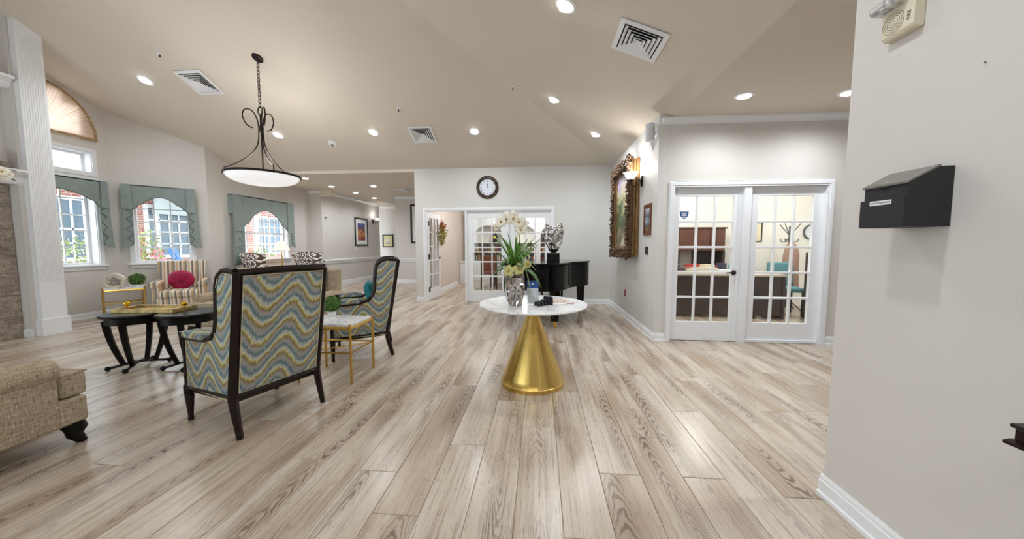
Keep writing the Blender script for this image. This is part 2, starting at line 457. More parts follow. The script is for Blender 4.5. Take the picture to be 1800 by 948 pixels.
slab('ceiling', [(1.5, 4.55, 2.6), (1.5, 7.5, 2.6), (6.4, 7.5, 2.6), (6.4, 4.55, 2.6)], 'cream ceiling of the office behind glass doors')
# ------------------------------------------------------------------ walls
def wall(name, label, loc, rz, x0, x1, z1, m, th=0.1, openings=(), z0=-0.009):
    """wall in its own frame: x along it, +y away from the room"""
    xs = sorted({x0, x1, *[q for o in openings for q in o[:2]]})
    b = B()
    for a, c in zip(xs, xs[1:]):
        cuts = sorted([(o[2], o[3]) for o in openings if o[0] <= a + 1e-6 and o[1] >= c - 1e-6])
        z = z0
        for p, q in cuts:
            if p > z + 1e-6: b.box(a, c, 0, th, z, p)
            z = q
        if z < z1: b.box(a, c, 0, th, z, z1)
    o = b.build(name, m, loc=(loc[0], loc[1], 0), rz=rz)
    return struct(o, label, 'wall')
def moulding(name, label, loc, rz, x0, x1, prof, m=WHITE, cat='trim'):
    b = B().prism(prof, x0, x1, 'yz')
    return struct(b.build(name, m, loc=(loc[0], loc[1], 0), rz=rz), label, cat)
BASE = [(0, 0), (-0.024, 0), (-0.024, 0.018), (-0.016, 0.024), (-0.016, 0.075), (-0.011, 0.08), (-0.011, 0.092), (-0.006, 0.105), (0, 0.105)]
RAIL = [(0, 0.68), (-0.02, 0.685), (-0.02, 0.72), (-0.035, 0.735), (-0.035, 0.75), (-0.045, 0.76), (-0.045, 0.785), (0, 0.80)]
def crown(z): return [(0, z - 0.075), (-0.012, z - 0.075), (-0.018, z - 0.055), (-0.05, z - 0.022), (-0.06, z - 0.018), (-0.06, z), (0, z)]
H = PI / 2
# clock wall (y = 7.19), openings for the library doors
wall('wall_back', 'pale grey wall with the round clock and library doors', (0, 7.19), 0, -2.695, 1.47, 2.9, WALLG, openings=[(-2.47, 0.28, -0.1, 1.98)])
moulding('baseboard_back', 'short white baseboard left of the open library door', (0, 7.19), 0, -2.695, -2.515, BASE, cat='baseboard')
moulding('baseboard_back_right', 'white baseboard behind the grand piano', (0, 7.19), 0, 0.32, 1.47, BASE, cat='baseboard')
# picture wall (x = 1.47)
wall('wall_right', 'pale grey wall carrying the large gilt framed painting', (1.47, 7.29), -H, 0, 2.84, 2.95, WALLG)
moulding('baseboard_right', 'white baseboard below the gilt framed painting', (1.47, 7.19), -H, 0, 2.74 + 0.024, BASE, cat='baseboard')
# office door wall (y = 4.45)
wall('wall_office_front', 'warm grey wall around the office glass doors', (0, 4.45), 0, 1.57, 4.9, 2.9, WALL, openings=[(1.655, 3.485, -0.1, 1.985)])
moulding('baseboard_office_left', 'tiny white baseboard left of the office doors', (0, 4.45), 0, 1.47 - 0.024, 1.61, BASE, cat='baseboard')
moulding('baseboard_office_right', 'white baseboard right of the office doors', (0, 4.45), 0, 3.535, 4.9, BASE, cat='baseboard')
moulding('trim_crown_office', 'white crown moulding above the office glass doors', (0, 4.45), 0, 1.50, 4.9, crown(2.80), cat='crown moulding')
# near right wall (x = 1.41)
wall('wall_near_right', 'near warm grey wall carrying the black suggestion box', (1.41, 1.72), -H, 0, 4.7, 3.1, WALL, 0.13)
moulding('baseboard_near_right', 'white baseboard of the near right wall', (1.41, 1.72), -H, -0.012, 4.7, BASE, cat='baseboard')
wall('wall_rear', 'wall behind the viewpoint', (0, -3.0), PI, -4.9, 8.3, 5.0, WALL, 0.15, [(3.2, 7.0, 0.4, 2.7)])
wall('wall_alcove_end', 'wall closing the space right of the office doors', (4.8, 4.6), -H, 0, 7.6, 2.95, WALL)
# window walls
wall('wall_left', 'warm grey wall with the fan shaped window', (-7.6, 5.46), H, -8.46, 0, 4.9, WALL, 0.22, [(-1.40, -0.20, 0.90, 2.33), (-1.40, -0.20, 2.46, 2.80), (-1.26, -1.06, 3.06, 3.50), (-1.06, -0.54, 3.06, 3.66), (-0.54, -0.34, 3.06, 3.50), (-8.36, -4.56, 0.4, 2.7)])
wall('wall_window_corner', 'angled wall with the sage curtained window behind the striped armchair', (-7.6, 5.46), H / 2, 0, 1.301, 4.9, WALL, 0.18, [(0.26, 1.02, 0.90, 2.2)])
wall('wall_window_far', 'wall with the sage curtained window behind the patterned chairs', (-6.68, 6.38), H, 0, 3.05, 3.6, WALL, 0.18, [(0.72, 2.12, 0.90, 2.15)])
moulding('baseboard_left', 'white baseboard under the fan shaped window', (-7.6, 5.46), H, -1.6, 0, BASE, cat='baseboard')
moulding('baseboard_window_corner', 'white baseboard of the angled window wall', (-7.6, 5.46), H / 2, 0, 1.301, BASE, cat='baseboard')
moulding('baseboard_window_far', 'white baseboard behind the patterned chairs', (-6.68, 6.38), H, 0, 3.02, BASE, cat='baseboard')
# hall
wall('wall_hall_corner', 'narrow wall face where the hallway begins', (0, 9.40), 0, -6.86, -6.4, 2.9, WALL)
wall('wall_hall_left', 'hallway wall with the framed harbour print', (-6.3, 9.40), H, 0, 3.55, 2.9, WALL)
wall('wall_hall_end', 'grey end wall of the hallway with a small framed print', (0, 13.5), 0, -7.3, -4.6, 2.9, WALL)
wall('wall_hall_right', 'hallway wall with the half hidden framed print', (0, 10.8), 0, -4.71, -2.6, 2.9, WALL)
wall('wall_hall_recess', 'side wall of the far hallway recess', (-4.61, 13.5), -H, 0, 2.6, 2.9, WALL)
wall('wall_hall_library', 'hallway side of the library wall', (-2.70, 7.29), -H + PI, 0, 3.6, 2.9, WALL, -0.08)
for nm, lb, lc, rz, a, c in [('hall_corner', 'narrow wall face', (0, 9.40), 0, -6.68, -6.255), ('hall_left', 'framed harbour print', (-6.3, 9.40), H, -0.045, 3.55), ('hall_right', 'half hidden framed print', (0, 10.8), 0, -4.71, -2.7), ('hall_end', 'small print at the hallway end', (0, 13.5), 0, -7.3, -4.6)]:
    moulding('trim_chair_rail_' + nm, 'white chair rail below the ' + lb, lc, rz, a, c, RAIL, cat='chair rail')
    moulding('baseboard_' + nm, 'white baseboard on the wall of the ' + lb, lc, rz, a, c, BASE, cat='baseboard')
    moulding('trim_crown_' + nm, 'white crown moulding over the ' + lb, lc, rz, a, c, crown(2.80), cat='crown moulding')
# library shell
wall('wall_library_left', 'peach beige library wall seen through the open door', (-2.60, 7.29), H, 0, 4.3, 2.7, PEACH, 0.02)
wall('wall_library_back', 'pale wall at the back of the library', (0, 11.5), 0, -2.62, 1.5, 2.7, PEACH)
wall('wall_library_right', 'right wall of the library', (1.45, 11.5), -H, 0, 4.21, 2.7, PEACH, 0.02)
moulding('baseboard_library', 'white baseboard of the peach library wall', (-2.60, 7.29), H, 0.0, 3.2, BASE, cat='baseboard')
# office shell
wall('wall_office_left', 'left wall of the office', (1.59, 4.55), H, 0, 2.9, 2.7, CREAM, 0.02)
wall('wall_office_back', 'cream back wall of the office', (0, 7.3), 0, 1.57, 6.4, 2.7, CREAM)
wall('wall_office_right', 'right wall of the office', (6.2, 7.3), -H, 0, 2.8, 2.7, CREAM)
wall('wall_office_inner_front', 'office wall beside its glass doors', (0, 4.56), 0, 4.9, 6.3, 2.7, CREAM, 0.05)
# ------------------------------------------------------------------ fireplace column, niche, mantel
col = B().box(-6.80, -6.72, 4.0, 4.245, 0, 4.3)
fc = col.build('column', WHITE); struct(fc, 'tall white fluted column beside the stone fireplace', 'column')
B().box(-6.82, -6.70, 3.98, 4.265, 0, 0.23).build('plinth', WHITE, fc, bev=0.004)
for k in range(9):
    y = 4.03 + k * 0.0235
    B().box(-6.722, -6.716, y - 0.007, y + 0.007, 0.75, 3.95).build('flute', WHITE, fc, bev=0.0025)
nw = B().box(-7.35, -6.95, 1.2, 4.2, -0.009, 4.9).box(-6.95, -6.80, 3.95, 4.2, 0, 2.03).box(-6.95, -6.80, 3.97, 4.2, 2.03, 4.3).build('wall_fireplace', WALL)
struct(nw, 'fireplace wall with grey brown stone tiles', 'wall')
mo = B().prism([(3.95, 0), (3.95 - 0.016, 0), (3.95 - 0.016, 0.09), (3.95, 0.105)], -6.93, -6.80, 'yz').build('baseboard_fireplace', WHITE)
struct(mo, 'short white baseboard between stone tiles and column', 'baseboard')
rr = random.Random(3)
for r_ in range(7):
    z0 = r_ * 0.29; sft = 0.0 if r_ % 2 else -0.3
    for q in range(5):
        y1 = 3.949 - q * 0.6 - sft; y0 = y1 - 0.6
        y1 = min(y1, 3.949)
        if y1 - y0 < 0.05: continue
        d = rr.uniform(0, 0.006)
        B().box(-6.95, -6.936 + d, max(y0, 1.2) + 0.003, y1 - 0.003, z0 + 0.003, min(z0 + 0.29, 2.03) - 0.003).build('stone_tile', STONE, nw)
mt = thing('mantel_shelf', 'white moulded mantel shelf over the stone fireplace', 'mantel', (0, 0, 0))
B().prism([(-6.95, 2.03), (-6.80, 2.03), (-6.78, 2.06), (-6.78, 2.12), (-6.72, 2.16), (-6.72, 2.18), (-6.95, 2.18)], 1.2, 4.0, 'xz').build('shelf', WHITE, mt)
B().box(-6.95, -6.70, 1.2, 3.999, 2.18, 2.215).build('ledge', WHITE, mt, bev=0.004)
mt = thing('upper_shelf', 'white moulded display shelf high above the mantel', 'shelf', (0, 0, 0))
B().prism([(-6.95, 3.25), (-6.84, 3.25), (-6.80, 3.29), (-6.80, 3.33), (-6.76, 3.36), (-6.95, 3.36)], 1.2, 3.97, 'xz').build('shelf', WHITE, mt)
B().box(-6.95, -6.72, 1.2, 3.97, 3.36, 3.40).build('ledge', WHITE, mt, bev=0.004)
# ------------------------------------------------------------------ windows
WN = [0]
def window(label, loc, rz, x0, x1, z0, z1, cols, rows, depth=0.14, case=0.06, sill=True, meet=False):
    WN[0] += 1
    b = B()
    b.box(x0 - case, x0, -0.018, 0.0, z0, z1 + case).box(x1, x1 + case, -0.018, 0.0, z0, z1 + case).box(x0, x1, -0.018, 0.0, z1, z1 + case)
    if not sill: b.box(x0 - case, x1 + case, -0.018, 0, z0 - case, z0)
    t = 0.008
    b.box(x0, x0 + t, 0, depth, z0, z1).box(x1 - t, x1, 0, depth, z0, z1).box(x0 + t, x1 - t, 0, depth, z1 - t, z1).box(x0 + t, x1 - t, 0, depth, z0, z0 + t)
    o = b.build('window_%d' % WN[0], WHITE, loc=(loc[0], loc[1], 0), rz=rz)
    struct(o, label, 'window')
    if sill: B().box(x0 - case - 0.03, x1 + case + 0.03, -0.05, 0.0, z0 - 0.025, z0).box(x0 - case, x1 + case, -0.018, 0, z0 - 0.085, z0 - 0.025).build('window_sill', WHITE, o, bev=0.003)
    s = 0.035; a0, a1, c0, c1 = x0 + t, x1 - t, z0 + t, z1 - t
    B().box(a0, a0 + s, depth - 0.05, depth, c0, c1).box(a1 - s, a1, depth - 0.05, depth, c0, c1).box(a0 + s, a1 - s, depth - 0.05, depth, c0, c0 + s).box(a0 + s, a1 - s, depth - 0.05, depth, c1 - s, c1).build('sash', WHITE, o)
    gx0, gx1, gz0, gz1 = a0 + s, a1 - s, c0 + s, c1 - s
    w, h = (gx1 - gx0) / cols, (gz1 - gz0) / rows
    for i in range(1, cols): B().box(gx0 + i * w - 0.009, gx0 + i * w + 0.009, depth - 0.035, depth - 0.012, gz0, gz1).build('muntin', WHITE, o)
    for j in range(1, rows):
        k = 0.022 if meet and j == rows // 2 else 0.009
        B().box(gx0, gx1, depth - 0.036, depth - 0.011, gz0 + j * h - k, gz0 + j * h + k).build('muntin', WHITE, o)
    for i in range(cols):
        for j in range(rows):
            B().box(gx0 + i * w, gx0 + (i + 1) * w, depth - 0.026, depth - 0.022, gz0 + j * h, gz0 + (j + 1) * h).build('pane', GLASS, o)
    return o
window('white window half hidden behind the fluted column', (-7.6, 5.46), H, -1.40, -0.20, 0.90, 2.33, 4, 5, 0.19)
window('white window behind the striped armchair', (-7.6, 5.46), H / 2, 0.26, 1.02, 0.90, 2.2, 3, 5)
window('white window behind the two patterned chairs', (-6.68, 6.38), H, 0.72, 2.12, 0.90, 2.15, 6, 4, meet=True)
window('small white transom window below the peach fan', (-7.6, 5.46), H, -1.40, -0.20, 2.46, 2.80, 1, 1, 0.19, sill=False)
window('added wide window behind the fireplace, out of view, for fill light', (-7.6, 5.46), H, -8.36, -4.56, 0.4, 2.7, 4, 2, 0.15)  # added unseen window, lets in fill light from the left
window('added wide window in the wall behind the viewpoint, for fill light', (0, -3.0), PI, 3.2, 7.0, 0.4, 2.7, 4, 2, 0.12)  # added unseen window, lets in fill light from behind
fr = thing('fan_window_shade', 'half round pleated peach silk shade with gold fringe', 'window shade', (-7.575, 4.66, 3.02), H)
N = 40
fpts = [(0.66 * math.cos(PI * i / N), 0.74 * math.sin(PI * i / N)) for i in range(N + 1)]
b = B(); vs = [(0, 0.0, 0.0)]; nn = 96
for i in range(nn + 1):
    a = PI * i / nn; vs.append((0.64 * math.cos(a), -0.012 - 0.012 * (i % 2), 0.72 * math.sin(a)))
b.add(vs, [(0, i, i + 1) for i in range(1, nn + 1)]); b.build('pleated_silk', FAN, fr)
RX_ = random.Random(8)
fm = mat('gold braid fringe', (172, 140, 98), 0.8, var=0.4, vs=70)
path = [(0.66 * math.cos(PI * i / 60), -0.025, 0.74 * math.sin(PI * i / 60)) for i in range(61)]
bb = B()
for p in path: bb.ball((p[0] + RX_.uniform(-.004, .004), p[1], p[2] + RX_.uniform(-.004, .004)), 0.020, 8)
for i in range(45): bb.ball((-0.66 + 1.32 * i / 44, -0.025, RX_.uniform(-.012, .004)), 0.019, 8)
bb.build('fringe', fm, fr, True)
# ------------------------------------------------------------------ glass doors
DN = [0]
def french_leaf(label, loc, rz, w, h, st=0.115, top=0.11, bot=0.25, cols=3, rows=5, th=0.04, m=WHITE, z0=0.008):
    DN[0] += 1
    b = B().box(0, st, 0, th, z0, h).box(w - st, w, 0, th, z0, h).box(st, w - st, 0, th, z0, bot).box(st, w - st, 0, th, h - top, h)
    o = b.build('door_%d' % DN[0], m, loc=(loc[0], loc[1], 0), rz=rz)
    struct(o, label, 'door')
    gx0, gx1, gz0, gz1 = st, w - st, bot, h - top
    pw, ph = (gx1 - gx0) / cols, (gz1 - gz0) / rows
    for i in range(1, cols): B().box(gx0 + i * pw - 0.013, gx0 + i * pw + 0.013, 0.004, th - 0.004, gz0, gz1).build('muntin', m, o, bev=0.004)
    for j in range(1, rows): B().box(gx0, gx1, 0.003, th - 0.003, gz0 + j * ph - 0.013, gz0 + j * ph + 0.013).build('muntin', m, o, bev=0.004)
    for i in range(cols):
        for j in range(rows): B().box(gx0 + i * pw, gx0 + (i + 1) * pw, th / 2 - 0.002, th / 2 + 0.002, gz0 + j * ph, gz0 + (j + 1) * ph).build('pane', GLASS, o)
    return o
def lever(parent, x, z, dirx, y=0.0):
    b = B(); b.lathe([(0.0, 0.0), (0.03, 0.0), (0.03, 0.008), (0.014, 0.014), (0.011, 0.04), (0, 0.04)], 16)
    b.v = [(x + q[0], y - q[2], z + q[1]) for q in b.v]
    b.tube([(x, y - 0.042, z), (x + dirx * 0.04, y - 0.048, z + 0.004), (x + dirx * 0.11, y - 0.044, z - 0.004)], [0.011, 0.010, 0.007], 8)
    return b.build('door_handle', BRONZE, parent, True)
def hinge(parent, x, y, z):
    B().box(x - 0.004, x + 0.05, y - 0.024, y + 0.008, z - 0.055, z + 0.055).build('hinge', mat('black hinge', (22, 20, 20), 0.4), parent)
def door_trim(nm, label, y, x0, x1, zt, c, mulls, depth):
    b = B().box(x0, x0 + c, -0.018, 0, 0, zt).box(x1 - c, x1, -0.018, 0, 0, zt).box(x0 + c, x1 - c, -0.018, 0, zt - c, zt)
    b.box(x0 + 0.012, x0 + c - 0.02, -0.026, -0.018, 0, zt - 0.012).box(x1 - c + 0.02, x1 - 0.012, -0.026, -0.018, 0, zt - 0.012).box(x0 + c - 0.02, x1 - c + 0.02, -0.026, -0.018, zt - c + 0.02, zt - 0.012)
    j = 0.022
    b.box(x0 + c - j, x0 + c, 0, depth, 0, zt - c).box(x1 - c, x1 - c + j, 0, depth, 0, zt - c).box(x0 + c - j, x1 - c + j, 0, depth, zt - c, zt - c + j)
    for a, e in mulls: b.box(a, e, -0.004, depth, 0, zt - c)
    return struct(b.build(nm, WHITE, loc=(0, y, 0), bev=0.002), label, 'door trim')
door_trim('trim_library_doors', 'white casing around the library glass doors', 7.19, -2.52, 0.31, 2.04, 0.075, [(-1.605, -1.565), (-0.69, -0.65)], 0.1)
french_leaf('open white glass door with a flower swag on it', (-2.463, 7.30), R(88), 0.84, 1.955)
do = bpy.data.objects['door_1']
for z in (0.25, 0.98, 1.72): hinge(do, 0.0, -0.008, z)
lever(do, 0.775, 0.93, -1)
french_leaf('fixed white glass door panel left of the flower vase', (-1.565, 7.22), 0, 0.875, 1.955, 0.13, 0.14, 0.25)
french_leaf('fixed white glass door panel behind the flower vase', (-0.65, 7.22), 0, 0.875, 1.955, 0.12, 0.14, 0.25)
door_trim('trim_office_doors', 'white casing around the office glass doors', 4.45, 1.605, 3.535, 2.03, 0.07, [(2.515, 2.60)], 0.1)
dl = french_leaf('white office glass door with a dark lever handle', (1.677, 4.50), 0, 0.836, 1.955, 0.088, 0.10, 0.25)
lever(dl, 0.775, 0.89, -1)
stk = B().prism([(0.095, 1.665), (0.205, 1.665), (0.20, 1.61), (0.15, 1.565), (0.10, 1.61)], 0.008, 0.012, 'xz').build('shield_sticker', mat('blue sticker', (52, 92, 150), 0.4), dl)
for k, (w_, z_) in enumerate([(0.07, 1.645), (0.05, 1.63), (0.06, 1.612), (0.03, 1.59)]):
    B().box(0.15 - w_ / 2, 0.15 + w_ / 2, 0.0065, 0.008, z_ - 0.004, z_ + 0.004).build('sticker_print', WHITEP, dl)
french_leaf('fixed white office glass panel next to the near wall', (2.60, 4.50), 0, 0.865, 1.955, 0.107, 0.10, 0.25)
B().box(0, 0.865, -0.03, 0.0, 0.004, 0.035).build('door_stop', WHITE, bpy.data.objects['door_5'])
# ================================================================== CEILING THINGS
LAMP_G = 'recessed ceiling lamps'
def downlight(label, p, slope=None, power=1.0, spread=168):
    """slope: None flat, 'b' back slope, 'r' right slope"""
    t = thing('recessed_light', label, 'ceiling light', p, 0, LAMP_G)
    nx, ny = {'b': (0, SL), 'r': (SL, 0), None: (0, 0)}[slope]
    def dz(x, y): return -nx * x - ny * y
    n = 28; vs = []; fs = []
    for r, h in ((0.066, 0.03), (0.066, -0.010), (0.078, -0.012), (0.098, -0.004), (0.098, 0.0)):
        for i in range(n):
            x, y = r * math.cos(2 * PI * i / n), r * math.sin(2 * PI * i / n)
            vs.append((x, y, dz(x, y) + h))
    for k in range(4):
        for i in range(n): fs.append((k * n + i, k * n + (i + 1) % n, (k + 1) * n + (i + 1) % n, (k + 1) * n + i))
    B().add(vs, fs).build('trim_ring', WHITE, t, True)
    B().lathe([(0.064, 0.02), (0.064, -0.012), (0.05, -0.022), (0.0, -0.028)], 24, (0, 0, 0 if slope is None else -0.006)).build('lens', LENS, t, True)
    ld = bpy.data.lights.new('lamp', 'SPOT'); ld.energy = LAMP_W * power; ld.color = LAMP_COL; ld.spot_size = R(spread); ld.spot_blend = 0.9; ld.shadow_soft_size = 0.07
    lo = bpy.data.objects.new('lamp', ld); COL.objects.link(lo); lo.parent = t; lo.location = (0, 0, -0.06)
    return t
def on_b(x, y): return (x, y, zb(y))
def on_r(x, y): return (x, y, zr(x))
downlight('ceiling lamp between fan shaped window and ceiling vent', on_b(-6.06, 4.93), 'b')
downlight('ceiling lamp right of the chandelier loops', on_b(-4.89, 6.12), 'b')
downlight('ceiling lamp left of the square vent above the clock wall', on_b(-3.04, 6.12), 'b')
downlight('ceiling lamp right above the round clock', on_b(-1.18, 6.16), 'b')
downlight('ceiling lamp at the top edge of the picture, left of the near vent', on_r(0.22, 3.20), 'r')
downlight('ceiling lamp halfway between top lamp and piano', on_r(0.20, 5.17), 'r')
downlight('ceiling lamp nearest the gilt framed painting', on_r(0.92, 5.89), 'r', 1.3)
downlight('ceiling lamp above the office doors, fully visible', (2.12, 3.85, 2.80), None, 0.85)
downlight('ceiling lamp above the office doors, cut by the near wall', (3.14, 3.85, 2.80), None, 0.85)
downlight('hallway ceiling lamp closest to the wall corner', (-5.52, 8.70, 2.80), None, 0.7)
downlight('hallway ceiling lamp nearest the hallway ceiling vent', (-4.39, 8.75, 2.80), None, 0.7)
downlight('third hallway ceiling lamp going away', (-5.47, 9.78, 2.80), None, 0.7)
downlight('fourth hallway ceiling lamp going away', (-5.47, 10.94, 2.80), None, 0.7)
downlight('hallway ceiling lamp half hidden by the chandelier', (-5.47, 7.62, 2.80), None, 0.6)
# added lamps, none in view, give fill light around the viewpoint
downlight('added ceiling fill lamp past the top left corner, out of view', on_b(-4.6, 3.5), 'b')
downlight('added ceiling fill lamp out of view above the viewpoint', on_r(0.2, 1.2), 'r')
downlight('added ceiling fill lamp out of view over the near sofa', on_r(-2.0, 1.0), 'r')
downlight('added ceiling fill lamp out of view behind the viewpoint', on_r(0.2, -1.2), 'r')
downlight('added ceiling fill lamp out of view behind the near sofa', on_r(-2.0, -1.4), 'r')
downlight('added ceiling fill lamp out of view behind the near wall', (2.6, 1.9, 2.80), None, 1.6)
def ceiling_vent(label, p, ax, ay, size=0.44):
    """ax, ay: unit vectors in the ceiling plane"""
    ax, ay = Vector(ax).normalized(), Vector(ay).normalized(); nz = ax.cross(ay)
    if nz.z > 0: nz = -nz
    t = thing('ceiling_vent', label, 'air vent', p, 0, 'square ceiling vents')
    def sq(b, r0, r1, h0, h1):
        vs = []
        for r, h in ((r0, h0), (r1, h1)):
            for sx, sy in ((-1, -1), (1, -1), (1, 1), (-1, 1)): vs.append(tuple(ax * (sx * r) + ay * (sy * r) + nz * h))
        for r, h in ((r0, h0 - 0.005), (r1, h1 - 0.005)):
            for sx, sy in ((-1, -1), (1, -1), (1, 1), (-1, 1)): vs.append(tuple(ax * (sx * r) + ay * (sy * r) + nz * h))
        fs = []
        for i in range(4):
            j = (i + 1) % 4
            fs += [(i, j, 4 + j, 4 + i), (8 + i, 12 + i, 12 + j, 8 + j), (i, 8 + i, 8 + j, j), (4 + i, 4 + j, 12 + j, 12 + i)]
        return b.add(vs, fs)
    h = size / 2
    b = B(); sq(b, h, h - 0.045, 0.012, 0.016); b.build('frame', WHITE, t)
    B().add([tuple(ax * (sx * (h - .03)) + ay * (sy * (h - .03)) + nz * 0.002) for sx, sy in ((-1, -1), (1, -1), (1, 1), (-1, 1))], [(0, 1, 2, 3)]).build('duct_opening', mat('dark duct', (18, 18, 18), 0.9), t)
    for k in range(4):
        r = h - 0.058 - k * 0.036
        b = B(); sq(b, r, r - 0.026, 0.024, 0.006); b.build('louvre', WHITE, t)
    B().add([tuple(ax * (sx * 0.03) + ay * (sy * 0.03) + nz * 0.02) for sx, sy in ((-1, -1), (1, -1), (1, 1), (-1, 1))], [(0, 1, 2, 3)]).build('centre_plate', WHITE, t)
    return t
ceiling_vent('large square ceiling vent near the top right', on_r(0.89, 3.31), (1, 0, -SL), (0, 1, 0))
ceiling_vent('square ceiling vent above and left of the clock', on_b(-2.15, 6.20), (1, 0, 0), (0, 1, -SL))
ceiling_vent('square ceiling vent left of the chandelier', on_b(-5.24, 5.0), (1, 0, 0), (0, 1, -SL))
ceiling_vent('flat square vent in the hallway ceiling', (-3.84, 9.35, 2.80), (1, 0, 0), (0, 1, 0))
ceiling_vent('farthest flat vent in the hallway ceiling', (-5.45, 12.22, 2.80), (1, 0, 0), (0, 1, 0), 0.4)
sm = thing('smoke_detector', 'round white smoke detector right of the chandelier', 'smoke detector', on_b(-3.99, 6.37))
b = B(); prof = [(0.075, 0.0), (0.075, -0.02), (0.055, -0.035), (0.0, -0.038)]; b.lathe(prof, 24); b.v = [(x, y, z - SL * y) for x, y, z in b.v]
b.build('housing', WHITE, sm, True)
b = B(); b.lathe([(0.03, -0.036), (0.028, -0.046), (0, -0.047)], 16); b.v = [(x, y, z - SL * y) for x, y, z in b.v]; b.build('sensor', mat('grey sensor', (120, 120, 118), 0.5), sm, True)
def sprinkler(label, p, slope):
    t = thing('sprinkler', label, 'sprinkler', p, 0, 'ceiling sprinklers')
    nx, ny = {'b': (0, SL), 'r': (SL, 0)}[slope]
    b = B(); b.lathe([(0.035, 0), (0.033, -0.006), (0.0, -0.007)], 18); b.v = [(x, y, z - nx * x - ny * y) for x, y, z in b.v]; b.build('plate', WHITE, t, True)
    b = B(); b.lathe([(0.008, 0), (0.008, -0.03), (0.014, -0.034), (0.014, -0.038), (0, -0.038)], 10); b.build('nozzle', mat('dark metal', (40, 38, 36), 0.4, 0.8), t, True)
sprinkler('small sprinkler left of the left ceiling vent', on_b(-5.35, 4.55), 'b')
sprinkler('small sprinkler above the vent left of the clock', on_b(-2.35, 5.62), 'b')
sprinkler('small sprinkler at the ceiling crease over the piano', on_r(-0.42, 5.28), 'r')
# ------------------------------------------------------------------ chandelier
def chandelier():
    cx, cy = -3.98, 4.66; zc = zb(cy)
    t = thing('chandelier', 'dark bronze bowl chandelier with looping arms and white glass', 'chandelier', (cx, cy, 0))
    b = B(); b.lathe([(0.068, 0), (0.066, -0.018), (0.03, -0.03), (0, -0.032)], 20); b.v = [(x, y, z + zc - SL * y) for x, y, z in b.v]; b.build('canopy', BRONZE, t, True)
    z0, z1 = 3.20, zc - 0.03; nl = 13
    for k in range(nl):
        zm = z0 + (z1 - z0) * (k + 0.5) / nl; hl = (z1 - z0) / nl * 0.72
        pts = []
        for i in range(12):
            a = 2 * PI * i / 12; u, w = 0.016 * math.cos(a), hl * math.sin(a)
            pts.append((u, 0, zm + w) if k % 2 else (0, u, zm + w))
        B().tube(pts, 0.0045, 6, closed=True).build('chain_link', BRONZE, t, True)
    B().tube([(0.035 * math.sin(2 * PI * i / 16), 0, 3.145 + 0.06 * math.cos(2 * PI * i / 16)) for i in range(16)], 0.008, 8, closed=True).build('top_loop', BRONZE, t, True)
    B().lathe([(0.0, 3.10), (0.012, 3.10), (0.012, 2.95), (0.03, 2.93), (0.034, 2.90), (0.022, 2.87), (0.012, 2.85), (0.010, 2.26), (0, 2.26)], 14).build('stem', BRONZE, t, True)
    zr_, Rr = 2.24, 0.455
    for k in range(3):
        a = R(205 + 120 * k); ca, sa = math.cos(a), math.sin(a)
        prof = [(0.10, 2.90), (0.16, 2.93), (0.20, 3.00), (0.215, 3.07), (0.19, 3.14), (0.14, 3.155), (0.085, 3.12), (0.045, 3.03), (0.03, 2.93), (0.032, 2.80), (0.05, 2.68), (0.10, 2.58), (0.18, 2.49), (0.29, 2.41), (0.40, 2.345), (Rr + 0.004, 2.315), (Rr + 0.006, zr_ - 0.02)]
        pts = []
        for i in range(len(prof) - 1):
            for s in range(4):
                p0, p1 = prof[max(i - 1, 0)], prof[i]; p2, p3 = prof[i + 1], prof[min(i + 2, len(prof) - 1)]; u = s / 4
                f = [0.5 * (2 * p1[c] + (p2[c] - p0[c]) * u + (2 * p0[c] - 5 * p1[c] + 4 * p2[c] - p3[c]) * u * u + (3 * p1[c] - p0[c] - 3 * p2[c] + p3[c]) * u ** 3) for c in (0, 1)]
                pts.append((f[0] * ca, f[0] * sa, f[1]))
        pts.append((Rr * ca, Rr * sa, zr_ - 0.02))
        B().tube(pts, 0.0085, 8).build('arm', BRONZE, t, True)
        B().ball((Rr * ca, Rr * sa, zr_), 0.02, 10).build('clip', BRONZE, t, True)
    B().lathe([(Rr, -0.014), (Rr + 0.012, -0.014), (Rr + 0.012, 0.014), (Rr, 0.014), (Rr, -0.014)], 56, (0, 0, zr_)).build('rim', BRONZE, t, True)
    bowl = [(Rr - 0.003, 0.012)] + [(Rr * math.sin(a), 0.0 - 0.155 * (math.cos(a))) for a in [PI / 2 * (1 - k / 12) for k in range(13)]]
    bowl = [(Rr - 0.003, 0.014), (Rr - 0.01, -0.02)] + [((Rr - 0.02) * math.cos(a), -0.02 - 0.125 * math.sin(a)) for a in [PI / 2 * k / 12 for k in range(1, 13)]]
    B().lathe(bowl, 56, (0, 0, zr_)).build('glass_bowl', OPAL, t, True)
    ld = bpy.data.lights.new('lamp', 'POINT'); ld.energy = 32; ld.color = (1, 0.97, 0.93); ld.shadow_soft_size = 0.2
    lo = bpy.data.objects.new('lamp', ld); COL.objects.link(lo); lo.parent = t; lo.location = (0, 0, zr_ + 0.12)
chandelier()
